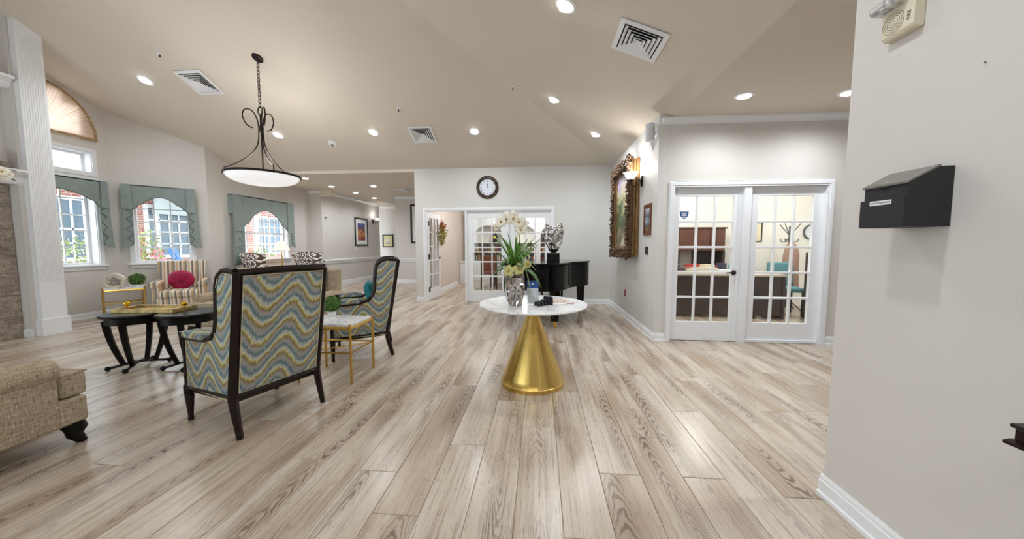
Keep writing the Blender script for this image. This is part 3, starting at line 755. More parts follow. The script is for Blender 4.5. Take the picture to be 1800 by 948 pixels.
# ================================================================== FURNITURE
def wing_chair(label, loc, rz):
    """x across, y forward; flame stitch upholstery in a dark show-wood frame"""
    t = thing('wing_chair', label, 'armchair', (loc[0], loc[1], 0), rz, 'flame stitch wing chairs')
    W2 = 0.285
    def by(z): return -0.285 - (z - 0.25) * 0.165          # back plane leans
    for s in (-1, 1):                                        # rear posts run on into splayed legs
        x = s * W2
        B().tube([(x, -0.345, 0), (x, -0.325, 0.08), (x, -0.300, 0.18), (x, by(0.26), 0.26), (x, by(0.6), 0.6), (x, by(1.075), 1.075)], [0.020, 0.022, 0.026, 0.029, 0.027, 0.026], 4, flat=1.15).build('rear_leg', MAHOG, t, bev=0.004)
        # turned front leg with a twisted bobbin post under the arm
        prof = [(0.016, 0), (0.018, 0.02), (0.015, 0.03), (0.026, 0.17), (0.027, 0.185), (0.022, 0.19), (0.03, 0.2), (0.03, 0.255), (0.024, 0.262)]
        z = 0.27
        while z < 0.585:
            prof += [(0.019, z), (0.024, z + 0.006)]; z += 0.0125
        prof += [(0.03, 0.59), (0.031, 0.61), (0.026, 0.625), (0.031, 0.64), (0, 0.642)]
        B().lathe(prof, 16, (s * 0.29, 0.255, 0)).build('front_leg', MAHOG, t, True, ang=60)
        # wing and side frame: a bent rail following the outline
        out = [(by(1.075) + 0.012, 1.08), (-0.33, 1.085), (-0.27, 1.075), (-0.215, 1.04), (-0.188, 0.98), (-0.178, 0.88), (-0.172, 0.76), (-0.15, 0.69), (-0.10, 0.635), (-0.03, 0.61), (0.1, 0.603), (0.235, 0.60)]
        B().tube([(s * 0.29, y, z) for y, z in out], 0.019, 8, flat=1.1).build('side_frame', MAHOG, t, True)
        inn = [(by(1.05) + 0.01, 1.06), (-0.30, 1.065), (-0.235, 1.035), (-0.205, 0.97), (-0.193, 0.87), (-0.187, 0.755), (-0.16, 0.675), (-0.10, 0.62), (-0.03, 0.595), (0.235, 0.59), (0.24, 0.245), (by(0.245), 0.245)]
        B().prism(inn, s * 0.272, s * 0.298, 'yz').build('side_panel', FLAME, t)
        B().prism([(by(1.05), 1.05), (-0.24, 1.035), (-0.20, 0.96), (-0.19, 0.75), (-0.15, 0.66), (-0.03, 0.60), (0.235, 0.595), (0.235, 0.3), (by(0.3), 0.3)], s * 0.20, s * 0.271, 'yz').build('inner_wing', FLAME, t, bev=0.02, seg=3)
        B().prism([(-0.02, 0.612), (0.225, 0.606), (0.24, 0.625), (0.21, 0.655), (0.05, 0.664), (-0.02, 0.645)], s * 0.235, s * 0.325, 'yz').build('arm_pad', FLAME, t, bev=0.014, seg=3)
        pp = [(s * 0.301, y * 0.97, z) for y, z in inn]
        B().tube(pp, 0.0032, 5, closed=True).build('piping', mat('cream piping', (216, 208, 176), 0.8), t, True)
        B().bar((s * 0.285, -0.28, 0.268), (s * 0.285, 0.25, 0.238), 0.03, 0.05).build('side_rail', MAHOG, t, bev=0.003)
    B().bar((-W2, by(0.262), 0.262), (W2, by(0.262), 0.262), 0.03, 0.055).build('back_rail', MAHOG, t, bev=0.003)
    B().box(-0.28, 0.28, 0.235, 0.275, 0.212, 0.262).build('front_rail', MAHOG, t, bev=0.004)
    # curved crest rail
    n = 14
    pts = [(-W2 + 2 * W2 * i / n, by(1.07), 1.068 + 0.012 * math.sin(PI * i / n)) for i in range(n + 1)]
    B().tube(pts, 0.024, 4, flat=1.0).build('crest_rail', MAHOG, t, bev=0.004)
    def bpan(x0, x1, z0, z1, d0, d1):
        return B().add([(x0, by(z0) + d0, z0), (x1, by(z0) + d0, z0), (x1, by(z1) + d0, z1), (x0, by(z1) + d0, z1), (x0, by(z0) + d1, z0), (x1, by(z0) + d1, z0), (x1, by(z1) + d1, z1), (x0, by(z1) + d1, z1)],
                       [(0, 1, 2, 3), (7, 6, 5, 4), (0, 4, 5, 1), (1, 5, 6, 2), (2, 6, 7, 3), (3, 7, 4, 0)])
    bpan(-0.262, 0.262, 0.288, 1.05, -0.018, 0.03).build('back_panel', FLAME, t, bev=0.006)
    q = [(-0.262, by(.288) - .02, .288), (0.262, by(.288) - .02, .288), (0.262, by(1.05) - .02, 1.05), (-0.262, by(1.05) - .02, 1.05)]
    B().tube(q, 0.0035, 5, closed=True).build('piping', mat('cream piping', (216, 208, 176), 0.8), t, True)
    bpan(-0.25, 0.25, 0.32, 1.085, 0.03, 0.10).build('inner_back', mat('cream top cover', (214, 204, 184), 0.85), t, bev=0.03, seg=3)
    B().box(-0.22, 0.22, -0.25, 0.27, 0.262, 0.34).build('seat_base', FLAME, t, bev=0.01)
    B().box(-0.215, 0.215, -0.22, 0.285, 0.34, 0.45).build('seat_cushion', FLAME, t, bev=0.03, seg=3)
    return t
wing_chair('flame stitch wing chair in front, its back turned to the viewer', (-2.126, 2.316), R(70))
wing_chair('flame stitch wing chair behind the marble side table, teal pillow inside', (-2.085, 3.735), R(116))
def pillow(name, label, w, h, d, m, loc, rot, group=None, parts=True):
    t = thing(name, label, 'pillow', loc, 0); t.rotation_euler = rot
    n = 14; b = B(); vs = []; fs = []
    for side in (-1, 1):
        for i in range(n + 1):
            for j in range(n + 1):
                u, v = -1 + 2 * i / n, -1 + 2 * j / n
                k = (1 - u ** 4) * (1 - v ** 4)
                pin = 1 - 0.06 * (1 - abs(u)) * abs(v) ** 3 - 0.06 * (1 - abs(v)) * abs(u) ** 3
                vs.append((u * w / 2 * pin, side * d / 2 * max(k, 0) ** 0.5, v * h / 2 * pin))
    m1 = (n + 1) ** 2
    for s in range(2):
        for i in range(n):
            for j in range(n): fs.append((s * m1 + i * (n + 1) + j, s * m1 + (i + 1) * (n + 1) + j, s * m1 + (i + 1) * (n + 1) + j + 1, s * m1 + i * (n + 1) + j + 1))
    b.add(vs, fs).build('cushion', m, t, True, ang=80)
    pts = [(-w / 2, 0, -h / 2), (w / 2, 0, -h / 2), (w / 2, 0, h / 2), (-w / 2, 0, h / 2)]
    B().tube(pts, 0.005, 6, closed=True).build('piping', m, t, True)
    return t
TEAL = mat('teal velvet', (14, 120, 132), 0.6, var=0.2, vs=12)
def place(o_loc, rz, local):
    c, s = math.cos(rz), math.sin(rz); return (o_loc[0] + c * local[0] - s * local[1], o_loc[1] + s * local[0] + c * local[1], local[2])
pillow('throw_pillow', 'teal velvet pillow leaning in the far wing chair', 0.36, 0.36, 0.14, TEAL, place((-2.085, 3.735), R(116), (0, -0.145, 0.65)), (R(-17), 0, R(116)))
def loveseat(label, loc, rz, Wd=1.74):
    t = thing('loveseat', label, 'sofa', (loc[0], loc[1], 0), rz, 'beige tweed loveseats')
    w = Wd / 2
    B().box(-w + 0.005, w - 0.005, -0.42, 0.415, 0.135, 0.30).build('base', TWEED, t, bev=0.02, seg=3)
    for s in (-1, 1):
        xa, xb = (w - 0.15, w) if s > 0 else (-w, -w + 0.15)
        B().box(xa, xb, -0.40, 0.285, 0.14, 0.50).build('arm', TWEED, t, bev=0.01)
        b = B(); n = 20; vs = []
        prof = [(0.082 * math.cos(2 * PI * i / n), 0.075 * math.sin(2 * PI * i / n)) for i in range(n)]
        b.prism([(s * (w - 0.065) + p[0], 0.49 + p[1]) for p in prof], -0.40, 0.295, 'xz')
        b.build('arm_roll', TWEED, t, True, bev=0.012, seg=2)
        for sy in (-1, 1):
            x = s * (w - 0.06); y = sy * 0.36
            B().tube([(x, y, 0.14), (x + s * 0.01, y + sy * 0.015, 0.09), (x + s * 0.002, y + sy * 0.012, 0.05), (x + s * 0.018, y + sy * 0.03, 0.012), (x + s * 0.02, y + sy * 0.034, 0.0)], [0.055, 0.05, 0.036, 0.024, 0.022], 10).build('leg', BLACKW, t, True)
        x0, x1 = (0.006, w - 0.015) if s > 0 else (-w + 0.015, -0.006)
        xi = (w - 0.155) * s
        xo = (w - 0.012) * s
        poly = [(s * 0.006, -0.22), (xi, -0.22), (xi, 0.298), (xo, 0.298), (xo, 0.425), (s * 0.006, 0.425)]
        B().prism(poly, 0.305, 0.455, 'xy').build('seat_cushion', TWEED, t, bev=0.025, seg=3)
        B().tube([(p[0] * 0.998, p[1] - 0.004, 0.449) for p in poly], 0.005, 5, closed=True).build('piping', TWEED, t, True)
        B().prism([(-0.30, 0.46), (-0.16, 0.46), (-0.20, 0.72), (-0.245, 0.84), (-0.30, 0.845)], min(0.006 * s, (w - 0.16) * s), max(0.006 * s, (w - 0.16) * s), 'yz').build('back_cushion', TWEED, t, bev=0.03, seg=3)
    B().prism([(-0.42, 0.14), (-0.28, 0.14), (-0.28, 0.6), (-0.31, 0.86), (-0.36, 0.885), (-0.43, 0.87)], -w + 0.02, w - 0.02, 'yz').build('back', TWEED, t, bev=0.02, seg=3)
    return t
loveseat('beige tweed loveseat cut off at the left edge, nearest the viewer', (-2.85 - 0.87, 1.87 - 0.425), 0)
loveseat('beige tweed loveseat behind the near wing chair', (-3.90, 4.55), PI)
# ------------------------------------------------------------------ round black nesting tables
def nest_table(label, loc, rz):
    t = thing('accent_table', label, 'coffee table', (loc[0], loc[1], 0), rz, 'black accent tables')
    r = 0.252
    B().lathe([(0, 0.532), (r - 0.012, 0.532), (r, 0.540), (r + 0.002, 0.548), (r - 0.006, 0.560), (0, 0.560)], 48).build('table_top', BLACKW, t, True)
    B().lathe([(r - 0.035, 0.532), (r - 0.035, 0.465), (r - 0.055, 0.465), (r - 0.055, 0.532)], 40).build('apron', BLACKW, t, True)
    for k, (fx, fy) in enumerate([(-0.14, -0.21), (0.15, -0.21), (0.14, 0.21), (-0.15, 0.21)]):
        d = math.hypot(fx, fy); ux, uy = fx / d, fy / d
        pts = []; rs = []
        for i in range(9):
            z = 0.50 - 0.46 * i / 8; u = i / 8
            rad = 0.208 - 0.03 * u - 0.07 * u * u
            pts.append((ux * rad, uy * rad, z)); rs.append(0.034 - 0.010 * u)
        B().tube(pts, rs, 4).build('leg', BLACKW, t, bev=0.004)
        B().ball((ux * 0.215, uy * 0.215, 0.024), 0.024, 12).build('ball_foot', BLACKW, t, True)
    for a, c in (((-0.14, -0.21), (0.14, 0.21)), ((0.15, -0.21), (-0.15, 0.21))):
        p = []
        for i in range(9):
            u = i / 8; p.append((a[0] + (c[0] - a[0]) * u, a[1] + (c[1] - a[1]) * u, 0.026 + 0.03 * math.sin(PI * u) ** 1.5))
        p = [(x * 0.85, y * 0.85, z) for x, y, z in p]
        B().tube(p, 0.013, 6).build('stretcher', BLACKW, t, True)
    return t
nest_table('round black accent table on the left, under the gold tray', (-4.08, 3.07), R(-10))
nest_table('round black accent table on the right, under the gold tray', (-3.57, 3.14), R(-6))
tr = thing('gold_tray', 'long gilded tray with ball handles across both black tables', 'tray', (-3.98, 3.17, 0.561), R(5))
TRAYM = mat('aged gold leaf', (176, 152, 100), 0.35, 0.75, var=0.25, vs=14)
B().box(-0.29, 0.29, -0.115, 0.115, 0, 0.012).build('tray_base', TRAYM, tr)
B().ring_prism([(-0.31, -0.135), (0.31, -0.135), (0.31, 0.135), (-0.31, 0.135)], [(-0.285, -0.11), (0.285, -0.11), (0.285, 0.11), (-0.285, 0.11)], 0.0, 0.038, 'xy').build('tray_rim', TRAYM, tr, bev=0.003)
for s in (-1, 1):
    h = B().lathe([(0.012, 0.036), (0.014, 0.04), (0.008, 0.046), (0.02, 0.054), (0.027, 0.068), (0.024, 0.084), (0.012, 0.094), (0, 0.096)], 16, (s * 0.297, 0, 0)).build('ball_handle', GOLD, tr, True)
# ------------------------------------------------------------------ marble topped brass side tables
def brass_table(label, loc, rz, w, d, h):
    t = thing('side_table', label, 'side table', (loc[0], loc[1], 0), rz, 'marble topped brass side tables')
    B().box(-w / 2 + 0.006, w / 2 - 0.006, -d / 2 + 0.006, d / 2 - 0.006, h - 0.022, h).build('marble_top', MARBLE, t, bev=0.002)
    for sx in (-1, 1):
        for sy in (-1, 1): B().lathe([(0.009, 0), (0.011, 0.004), (0.011, h + 0.006), (0, h + 0.008)], 12, (sx * w / 2, sy * d / 2, 0)).build('leg', BRASS, t, True)
    x, y = w / 2, d / 2
    b = B()
    for p, q in (((-x, -y), (x, -y)), ((x, -y), (x, y)), ((x, y), (-x, y)), ((-x, y), (-x, -y))):
        B().bar((p[0], p[1], h - 0.034), (q[0], q[1], h - 0.034), 0.012, 0.022).build('apron_rail', BRASS, t)
        B().tube([(p[0], p[1], h * 0.52), (q[0], q[1], h * 0.52)], 0.008, 8).build('lower_rail', BRASS, t, True)
    B().tube([(-x, -y, h * 0.50), (x, y, h * 0.50)], 0.006, 8).build('cross_bar', BRASS, t, True)
    return t
brass_table('marble topped brass side table between the two wing chairs', (-1.92, 3.02), 0, 0.50, 0.40, 0.535)
SR = math.atan2(0.84, 0.54)
brass_table('marble topped brass side table beside the striped armchair', (-7.10, 5.19), SR, 0.46, 0.34, 0.515)
# boxwood balls
def boxwood(label, loc, r, pot_w, pot_h, square):
    t = thing('boxwood_ball', label, 'potted plant', loc, 0)
    if square: B().box(-pot_w / 2, pot_w / 2, -pot_w / 2, pot_w / 2, 0, pot_h).build('pot', WHITEP, t, bev=0.006)
    else: B().lathe([(pot_w * 0.42, 0), (pot_w * 0.5, pot_h), (pot_w * 0.44, pot_h), (0, pot_h - 0.004)], 24).build('pot', WHITEP, t, True)
    rn = random.Random(int(r * 1000)); b = B(); c = Vector((0, 0, pot_h + r * 0.86))
    b.ball(tuple(c), r * 0.8, 14)
    for i in range(900):
        d = Vector((rn.gauss(0, 1), rn.gauss(0, 1), rn.gauss(0, 1))).normalized(); p = c + d * r * rn.uniform(0.78, 1.04)
        if p.z < pot_h + 0.004: continue
        u = d.cross(Vector((rn.gauss(0, 1), rn.gauss(0, 1), rn.gauss(0, 1)))).normalized(); w = (d * rn.uniform(.3, 1) + u.cross(d) * 0.8).normalized(); s = r * rn.uniform(0.11, 0.19)
        b.add([p - u * s * 0.6, p + w * s * 0.7 , p + u * s * 0.6, p - w * s * 0.7 ], [(0, 1, 2, 3)])
    o = b.build('foliage', leaf_mat('boxwood leaves %d' % int(r * 1000), (16, 40, 10), (104, 152, 58), (150, 150, 150)), t); o['kind'] = 'stuff'
    return t
boxwood('green boxwood ball in a white pot on the near marble side table', (-2.055, 3.165, 0.536), 0.082, 0.085, 0.05, False)
boxwood('green boxwood dome in a low white dish beside the striped armchair', (-7.03, 5.34, 0.516), 0.105, 0.14, 0.035, True)
rs = thing('ring_sculpture', 'cream ring sculpture framing a silver lattice on the side table', 'sculpture', (-7.13, 5.10, 0.516), R(42))
B().box(-0.06, 0.06, -0.05, 0.05, 0, 0.014).build('foot', mat('cream stone', (224, 212, 192), 0.5), rs, bev=0.004)
ro, ri = [(0.125 * math.cos(2 * PI * i / 40), 0.128 + 0.118 * math.sin(2 * PI * i / 40)) for i in range(40)], [(0.095 * math.cos(2 * PI * i / 40), 0.12 + 0.088 * math.sin(2 * PI * i / 40)) for i in range(40)]
B().ring_prism(ro, ri, -0.05, 0.05, 'xz').build('ring', mat('cream stone', (224, 212, 192), 0.5), rs, True, ang=50)
b = B(); rn = random.Random(4)
for i in range(46):
    a, r_ = rn.uniform(0, 2 * PI), 0.07 * rn.random() ** 0.5
    b.ball((r_ * math.cos(a), rn.uniform(-0.01, 0.01), 0.10 + r_ * math.sin(a)), 0.0135, 8)
b.build('silver_lattice', SILVER, rs, True)
# ------------------------------------------------------------------ striped armchair
def striped_chair(loc, rz):
    t = thing('striped_armchair', 'striped cream and brown armchair holding a magenta round pillow', 'armchair', (loc[0], loc[1], 0), rz)
    B().box(-0.31, 0.31, -0.30, 0.33, 0.14, 0.31).build('base', STRIPE, t, bev=0.015)
    B().box(-0.25, 0.25, -0.22, 0.35, 0.31, 0.44).build('seat_cushion', STRIPE, t, bev=0.035, seg=3)
    b = B(); n = 12; vs = []; fs = []
    for j in range(n + 1):
        for i in range(n + 1):
            u = -1 + 2 * i / n; z = 0.30 + 0.64 * j / n
            x = u * (0.27 + 0.07 * (j / n)); y = -0.26 - 0.10 * (j / n) + 0.14 * (u ** 4) * 0.7
            vs.append((x, y, z))
    m1 = len(vs)
    vs += [(x, y - 0.12, z) for x, y, z in vs]
    for j in range(n):
        for i in range(n):
            a = j * (n + 1) + i; q = (a, a + 1, a + n + 2, a + n + 1); fs += [q, tuple(m1 + k for k in reversed(q))]
    for i in range(n):
        a = n * (n + 1) + i; fs.append((a, a + 1, m1 + a + 1, m1 + a)); fs.append((i + 1, i, m1 + i, m1 + i + 1))
        l = i * (n + 1); fs.append((l, l + n + 1, m1 + l + n + 1, m1 + l)); r_ = l + n; fs.append((r_ + n + 1, r_, m1 + r_, m1 + r_ + n + 1))
    b.add(vs, fs).build('backrest', STRIPE, t, True, bev=0.02, seg=3)
    for s in (-1, 1):
        B().box(s * 0.255 if s > 0 else -0.34, 0.34 if s > 0 else -0.255, -0.28, 0.27, 0.14, 0.55).build('arm', STRIPE, t, bev=0.012)
        n = 18
        B().prism([(s * 0.315 + 0.068 * math.cos(2 * PI * i / n), 0.55 + 0.058 * math.sin(2 * PI * i / n)) for i in range(n)], -0.28, 0.285, 'xz').build('arm_roll', STRIPE, t, True, bev=0.012)
        for y in (-0.27, 0.27): B().tube([(s * 0.27, y, 0.145), (s * 0.275, y * 1.04, 0.0)], [0.028, 0.018], 4).build('leg', BLACKW, t)
    return t
striped_chair((-6.58, 5.68), R(-138))
mp = thing('round_pillow', 'round magenta velvet pillow with a buttoned centre on the striped armchair', 'pillow', place((-6.58, 5.68), R(-138), (0.0, -0.06, 0.60)), 0)
mp.rotation_euler = (R(-16), 0, R(-138))
MAG = mat('magenta velvet', (168, 14, 72), 0.6, var=0.18, vs=10)
b = B(); prof = []
nn = 48; vs = []; fs = []
ks = [(0.0, 0.045), (0.02, 0.06), (0.05, 0.075), (0.10, 0.078), (0.15, 0.062), (0.175, 0.035), (0.183, 0.0), (0.175, -0.035), (0.15, -0.06), (0.08, -0.07), (0.0, -0.07)]
for r_, y in ks:
    for i in range(nn):
        k = 1 + (0.10 * math.cos(i * PI) if 0.03 < r_ < 0.17 else 0)
        vs.append((r_ * math.cos(2 * PI * i / nn), y * (1 + (0.045 if i % 2 else -0.045) * (1 if r_ > 0.01 else 0)), r_ * math.sin(2 * PI * i / nn)))
for k in range(len(ks) - 1):
    for i in range(nn): fs.append((k * nn + i, k * nn + (i + 1) % nn, (k + 1) * nn + (i + 1) % nn, (k + 1) * nn + i))
b.add(vs, fs).build('cushion', MAG, mp, True, ang=80)
B().ball((0, 0.052, 0), 0.02, 12).build('button', MAG, mp, True)
# ------------------------------------------------------------------ patterned chairs, lamp and table at the far window
def damask_chair(label, loc, rz):
    t = thing('patterned_chair', label, 'armchair', (loc[0], loc[1], 0), rz, 'brown damask chairs')
    B().box(-0.31, 0.31, -0.28, 0.32, 0.16, 0.42).build('seat', DAMASK, t, bev=0.03, seg=3)
    n = 12; vs = []; fs = []
    for j in range(n + 1):
        for i in range(n + 1):
            u = -1 + 2 * i / n; v = j / n; z = 0.36 + (0.70 + 0.02 * math.cos(u * PI)) * v
            vs.append((u * (0.27 + 0.14 * v * v), -0.24 - 0.08 * v + 0.16 * u * u, z))
    m1 = len(vs); vs += [(x * 1.02, y - 0.09, z) for x, y, z in vs]
    for j in range(n):
        for i in range(n):
            a = j * (n + 1) + i; q = (a, a + 1, a + n + 2, a + n + 1); fs += [q, tuple(m1 + k for k in reversed(q))]
    for i in range(n):
        a = n * (n + 1) + i; fs.append((a, a + 1, m1 + a + 1, m1 + a)); fs.append((i + 1, i, m1 + i, m1 + i + 1))
        l = i * (n + 1); fs.append((l, l + n + 1, m1 + l + n + 1, m1 + l)); r_ = l + n; fs.append((r_ + n + 1, r_, m1 + r_, m1 + r_ + n + 1))
    B().add(vs, fs).build('backrest', DAMASK, t, True, bev=0.025, seg=3)
    for s in (-1, 1):
        B().prism([(-0.25, 0.42), (0.22, 0.42), (0.24, 0.56), (0.15, 0.60), (-0.2, 0.66)], s * 0.27, s * 0.36, 'yz').build('arm', DAMASK, t, bev=0.02)
        for y in (-0.24, 0.27): B().tube([(s * 0.26, y, 0.17), (s * 0.27, y * 1.05, 0.0)], [0.026, 0.016], 4).build('leg', BLACKW, t)
    return t
damask_chair('brown damask chair left of the lit table lamp', (-6.08, 7.02), R(-78))
damask_chair('brown damask chair right of the lit table lamp', (-5.88, 8.33), R(-115))
GREYV = mat('grey velvet', (112, 112, 118), 0.7, var=0.1)
pillow('throw_pillow', 'dark grey pillow on the left damask chair', 0.36, 0.30, 0.12, mat('charcoal velvet', (52, 52, 56), 0.7), place((-6.08, 7.02), R(-78), (0.06, -0.02, 0.60)), (R(-14), R(14), R(-78)))
pillow('throw_pillow', 'light grey pillow on the right damask chair', 0.40, 0.32, 0.12, GREYV, place((-5.88, 8.33), R(-115), (0.05, -0.04, 0.61)), (R(-14), 0, R(-115)))
lt = thing('lamp_table', 'small round wooden table under the lit table lamp', 'side table', (-6.41, 7.94, 0))
B().lathe([(0, 0.60), (0.23, 0.60), (0.235, 0.615), (0.23, 0.63), (0, 0.63)], 32).build('table_top', MAHOG, lt, True)
B().lathe([(0.15, 0), (0.15, 0.02), (0.04, 0.05), (0.025, 0.3), (0.035, 0.5), (0.06, 0.6)], 20).build('pedestal', MAHOG, lt, True)
tl = thing('table_lamp', 'lit brass table lamp with white cone shade between damask chairs', 'lamp', (-6.41, 7.94, 0.631))
B().lathe([(0.07, 0), (0.07, 0.015), (0.03, 0.03), (0.015, 0.06), (0.022, 0.12), (0.012, 0.18), (0.012, 0.50)], 18).build('stand', BRASS, tl, True)
SHADE = emit('glowing lamp shade', (255, 226, 184), 0.6)
B().lathe([(0.19, 0.49), (0.07, 0.70), (0.066, 0.70), (0.186, 0.49)], 32).build('shade', SHADE, tl, True)
ld = bpy.data.lights.new('lamp', 'POINT'); ld.energy = 8; ld.color = (1, 0.78, 0.5); ld.shadow_soft_size = 0.04
lo = bpy.data.objects.new('lamp', ld); COL.objects.link(lo); lo.parent = tl; lo.location = (0, 0, 0.56)
# ================================================================== CURTAIN VALANCES
SAGED = mat('sage green curtain cloth', (138, 150, 146), 0.85)
def valance(label, loc, rz, x0, x1, zt, bottom, tails, tab):
    """bottom: points of the shaped lower edge from x0 to x1; tails: (outer x, inner x, z top, z bottom) """
    t = thing('valance', label, 'curtain', (loc[0], loc[1], 0), rz, 'sage green valances')
    B().prism([(x0, zt), *bottom, (x1, zt)], -0.115, -0.095, 'xz').build('shaped_panel', SAGE, t, bev=0.003)
    pip = B().tube([(p[0], -0.118, p[1]) for p in bottom], 0.006, 6); pip.build('edge_piping', mat('dark sage piping', (72, 82, 80), 0.8), t, True)
    B().box(x0, x1, -0.115, -0.002, zt - 0.02, zt).box(x0, x0 + 0.015, -0.1, -0.002, zt - 0.42, zt).box(x1 - 0.015, x1, -0.1, -0.002, zt - 0.42, zt).build('top_board', SAGE, t)
    for xo, xi, z1, z0 in tails:
        s = 1 if xi > xo else -1
        zb_ = bottom[0][1] if s > 0 else bottom[-1][1]
        # side tab lies over the tail
        B().prism([(xo - s * 0.004, zt + 0.002), (xo + s * tab, zt + 0.002), (xo + s * (tab + 0.012), zb_ + 0.0), (xo - s * 0.008, zb_ - 0.004)], -0.145, -0.116, 'xz').build('side_tab', SAGE, t, bev=0.006)
        n = 4; h = (z1 - z0) / n; w = xi - xo
        DP = mat('dark sage piping', (72, 82, 80), 0.8)
        for k in range(n):
            za = z1 - k * h; o0, o1 = xo - s * 0.012 * k, xo - s * 0.012 * (k + 1); f = 0.97 - 0.03 * k
            y = -0.126 + 0.002 * k
            # cascade fold: a flap whose inner edge comes to a point
            poly = [(o0, za + 0.02), (xo + w * 0.30, za + 0.02), (xo + w * f, za - h * 0.55), (xo + w * 0.28, za - h * 1.02), (o1, za - h * 0.92)]
            B().prism(poly, y - 0.005, y + 0.005, 'xz').build('cascade_fold', SAGE, t, bev=0.003)
            B().tube([(xo + w * 0.34, y - 0.006, za - h * 0.03), (xo + w * f, y - 0.006, za - h * 0.55), (xo + w * 0.28, y - 0.006, za - h * 1.0)], 0.0035, 5).build('edge_piping', DP, t, True)
        B().prism([(xo - s * 0.004, z1 + 0.25), (xo + w * 1.02, z1 + 0.1), (xo + w * 0.96, z0 + h * 0.55), (xo + w * 0.86, z0 + 0.05), (xo - s * 0.05, z0 - 0.01)], -0.120, -0.104, 'xz').build('tail_backing', SAGE, t, bev=0.003)
    return t
def arch(xa, xb, z0, z1, n=14):
    return [(xa + (xb - xa) * i / n, z0 + (z1 - z0) * math.sin(PI * i / n) ** 0.75) for i in range(n + 1)]
valance('sage valance with one tail beside the fluted column', (-7.6, 5.46), H, -1.49, -0.11, 2.33, [(-1.49, 1.89), (-1.36, 1.89), (-1.33, 1.97), *arch(-1.27, -0.33, 2.0, 2.13), (-0.28, 1.98), (-0.24, 1.89), (-0.11, 1.88)], [(-0.11, -0.225, 1.90, 1.20), (-1.49, -1.36, 1.9, 1.2)], 0.09)
valance('sage valance with two tails above the striped armchair', (-7.6, 5.46), H / 2, 0.16, 1.12, 2.325, [(0.16, 1.885), (0.29, 1.885), (0.33, 1.92), (0.37, 1.98), *arch(0.41, 0.86, 1.985, 2.12), (0.91, 1.97), (0.955, 1.90), (1.0, 1.87), (1.12, 1.86)], [(0.16, 0.285, 1.88, 1.19), (1.12, 1.0, 1.86, 1.19)], 0.12)
valance('sage valance with a high arch behind the damask chairs', (-6.68, 6.38), H, 0.44, 2.21, 2.335, [(0.44, 1.54), (0.62, 1.55), (0.68, 1.64), (0.74, 1.705), *arch(0.80, 1.84, 1.71, 2.06), (1.90, 1.70), (1.98, 1.62), (2.08, 1.55), (2.21, 1.54)], [(0.44, 0.70, 1.56, 0.80), (2.21, 2.08, 1.56, 1.18)], 0.20)
# ================================================================== CENTRE TABLE AND WHAT STANDS ON IT
TZ = 0.725
ct = thing('pedestal_table', 'round white marble table on a gold cone base', 'table', (-0.06, 3.0, 0))
B().lathe([(0, TZ - 0.02), (0.465, TZ - 0.02), (0.478, TZ - 0.012), (0.478, TZ - 0.004), (0.474, TZ), (0, TZ)], 96).build('marble_top', MARBLE, ct, True)
prof = [(0.285, 0.0), (0.285, 0.035), (0.280, 0.040)] + [(0.280 - 0.243 * k / 14, 0.04 + 0.62 * k / 14) for k in range(1, 15)]
B().lathe(prof + [(0.037, 0.665)], 96).build('cone_base', BRASSC, ct, True, ang=25)
B().lathe([(0.036, 0.662), (0.043, 0.666), (0.043, TZ - 0.02)], 32).build('collar', BRASSC, ct, True)
# faceted vase
VX, VY = -0.205, 2.86
va = thing('faceted_vase', 'faceted silver vase full of green leaves and orchids', 'vase', (VX, VY, TZ + 0.001))
b = B(); rows = [(0.058, 0.0), (0.066, 0.05), (0.079, 0.12), (0.083, 0.18), (0.076, 0.24), (0.060, 0.295)]
n = 9; vs = []; fs = []
for k, (r_, z) in enumerate(rows):
    for i in range(n):
        a = 2 * PI * (i + 0.5 * (k % 2)) / n; vs.append((r_ * math.cos(a), r_ * math.sin(a), z))
base_n = len(vs)
def facet(a, c_, d):
    """raised or sunken centre makes each facet a shallow pyramid"""
    m_ = (Vector(vs[a]) + Vector(vs[c_]) + Vector(vs[d])) / 3; rad = Vector((m_.x, m_.y, 0)).normalized()
    vs.append(tuple(m_ - rad * 0.009)); q = len(vs) - 1
    fs.extend([(a, c_, q), (c_, d, q), (d, a, q)])
for k in range(len(rows) - 1):
    for i in range(n):
        j = (i + 1) % n; a, c_, d, e = k * n + i, k * n + j, (k + 1) * n + i, (k + 1) * n + j
        if k % 2 == 0: facet(a, c_, d); facet(c_, e, d)
        else: facet(a, c_, e); facet(a, e, d)
fs.append(tuple(range(n - 1, -1, -1)))
b.add(vs, fs).build('body', CHROME, va)
B().lathe([(0.058, 0.29), (0.063, 0.30), (0.054, 0.305), (0.05, 0.26)], 24).build('lip', CHROME, va, True)
LEAF1 = leaf_mat('grass leaf green', (36, 80, 18), (124, 172, 74)); LEAF2 = leaf_mat('deep leaf green', (28, 62, 24), (80, 120, 58)); LEAF3 = leaf_mat('pale edge leaf', (120, 160, 96), (196, 212, 160))
fl_ = thing('flower_arrangement', 'orchids and long green leaves standing in the silver vase', 'plant', (VX, VY, TZ + 0.285))
rn = random.Random(21)
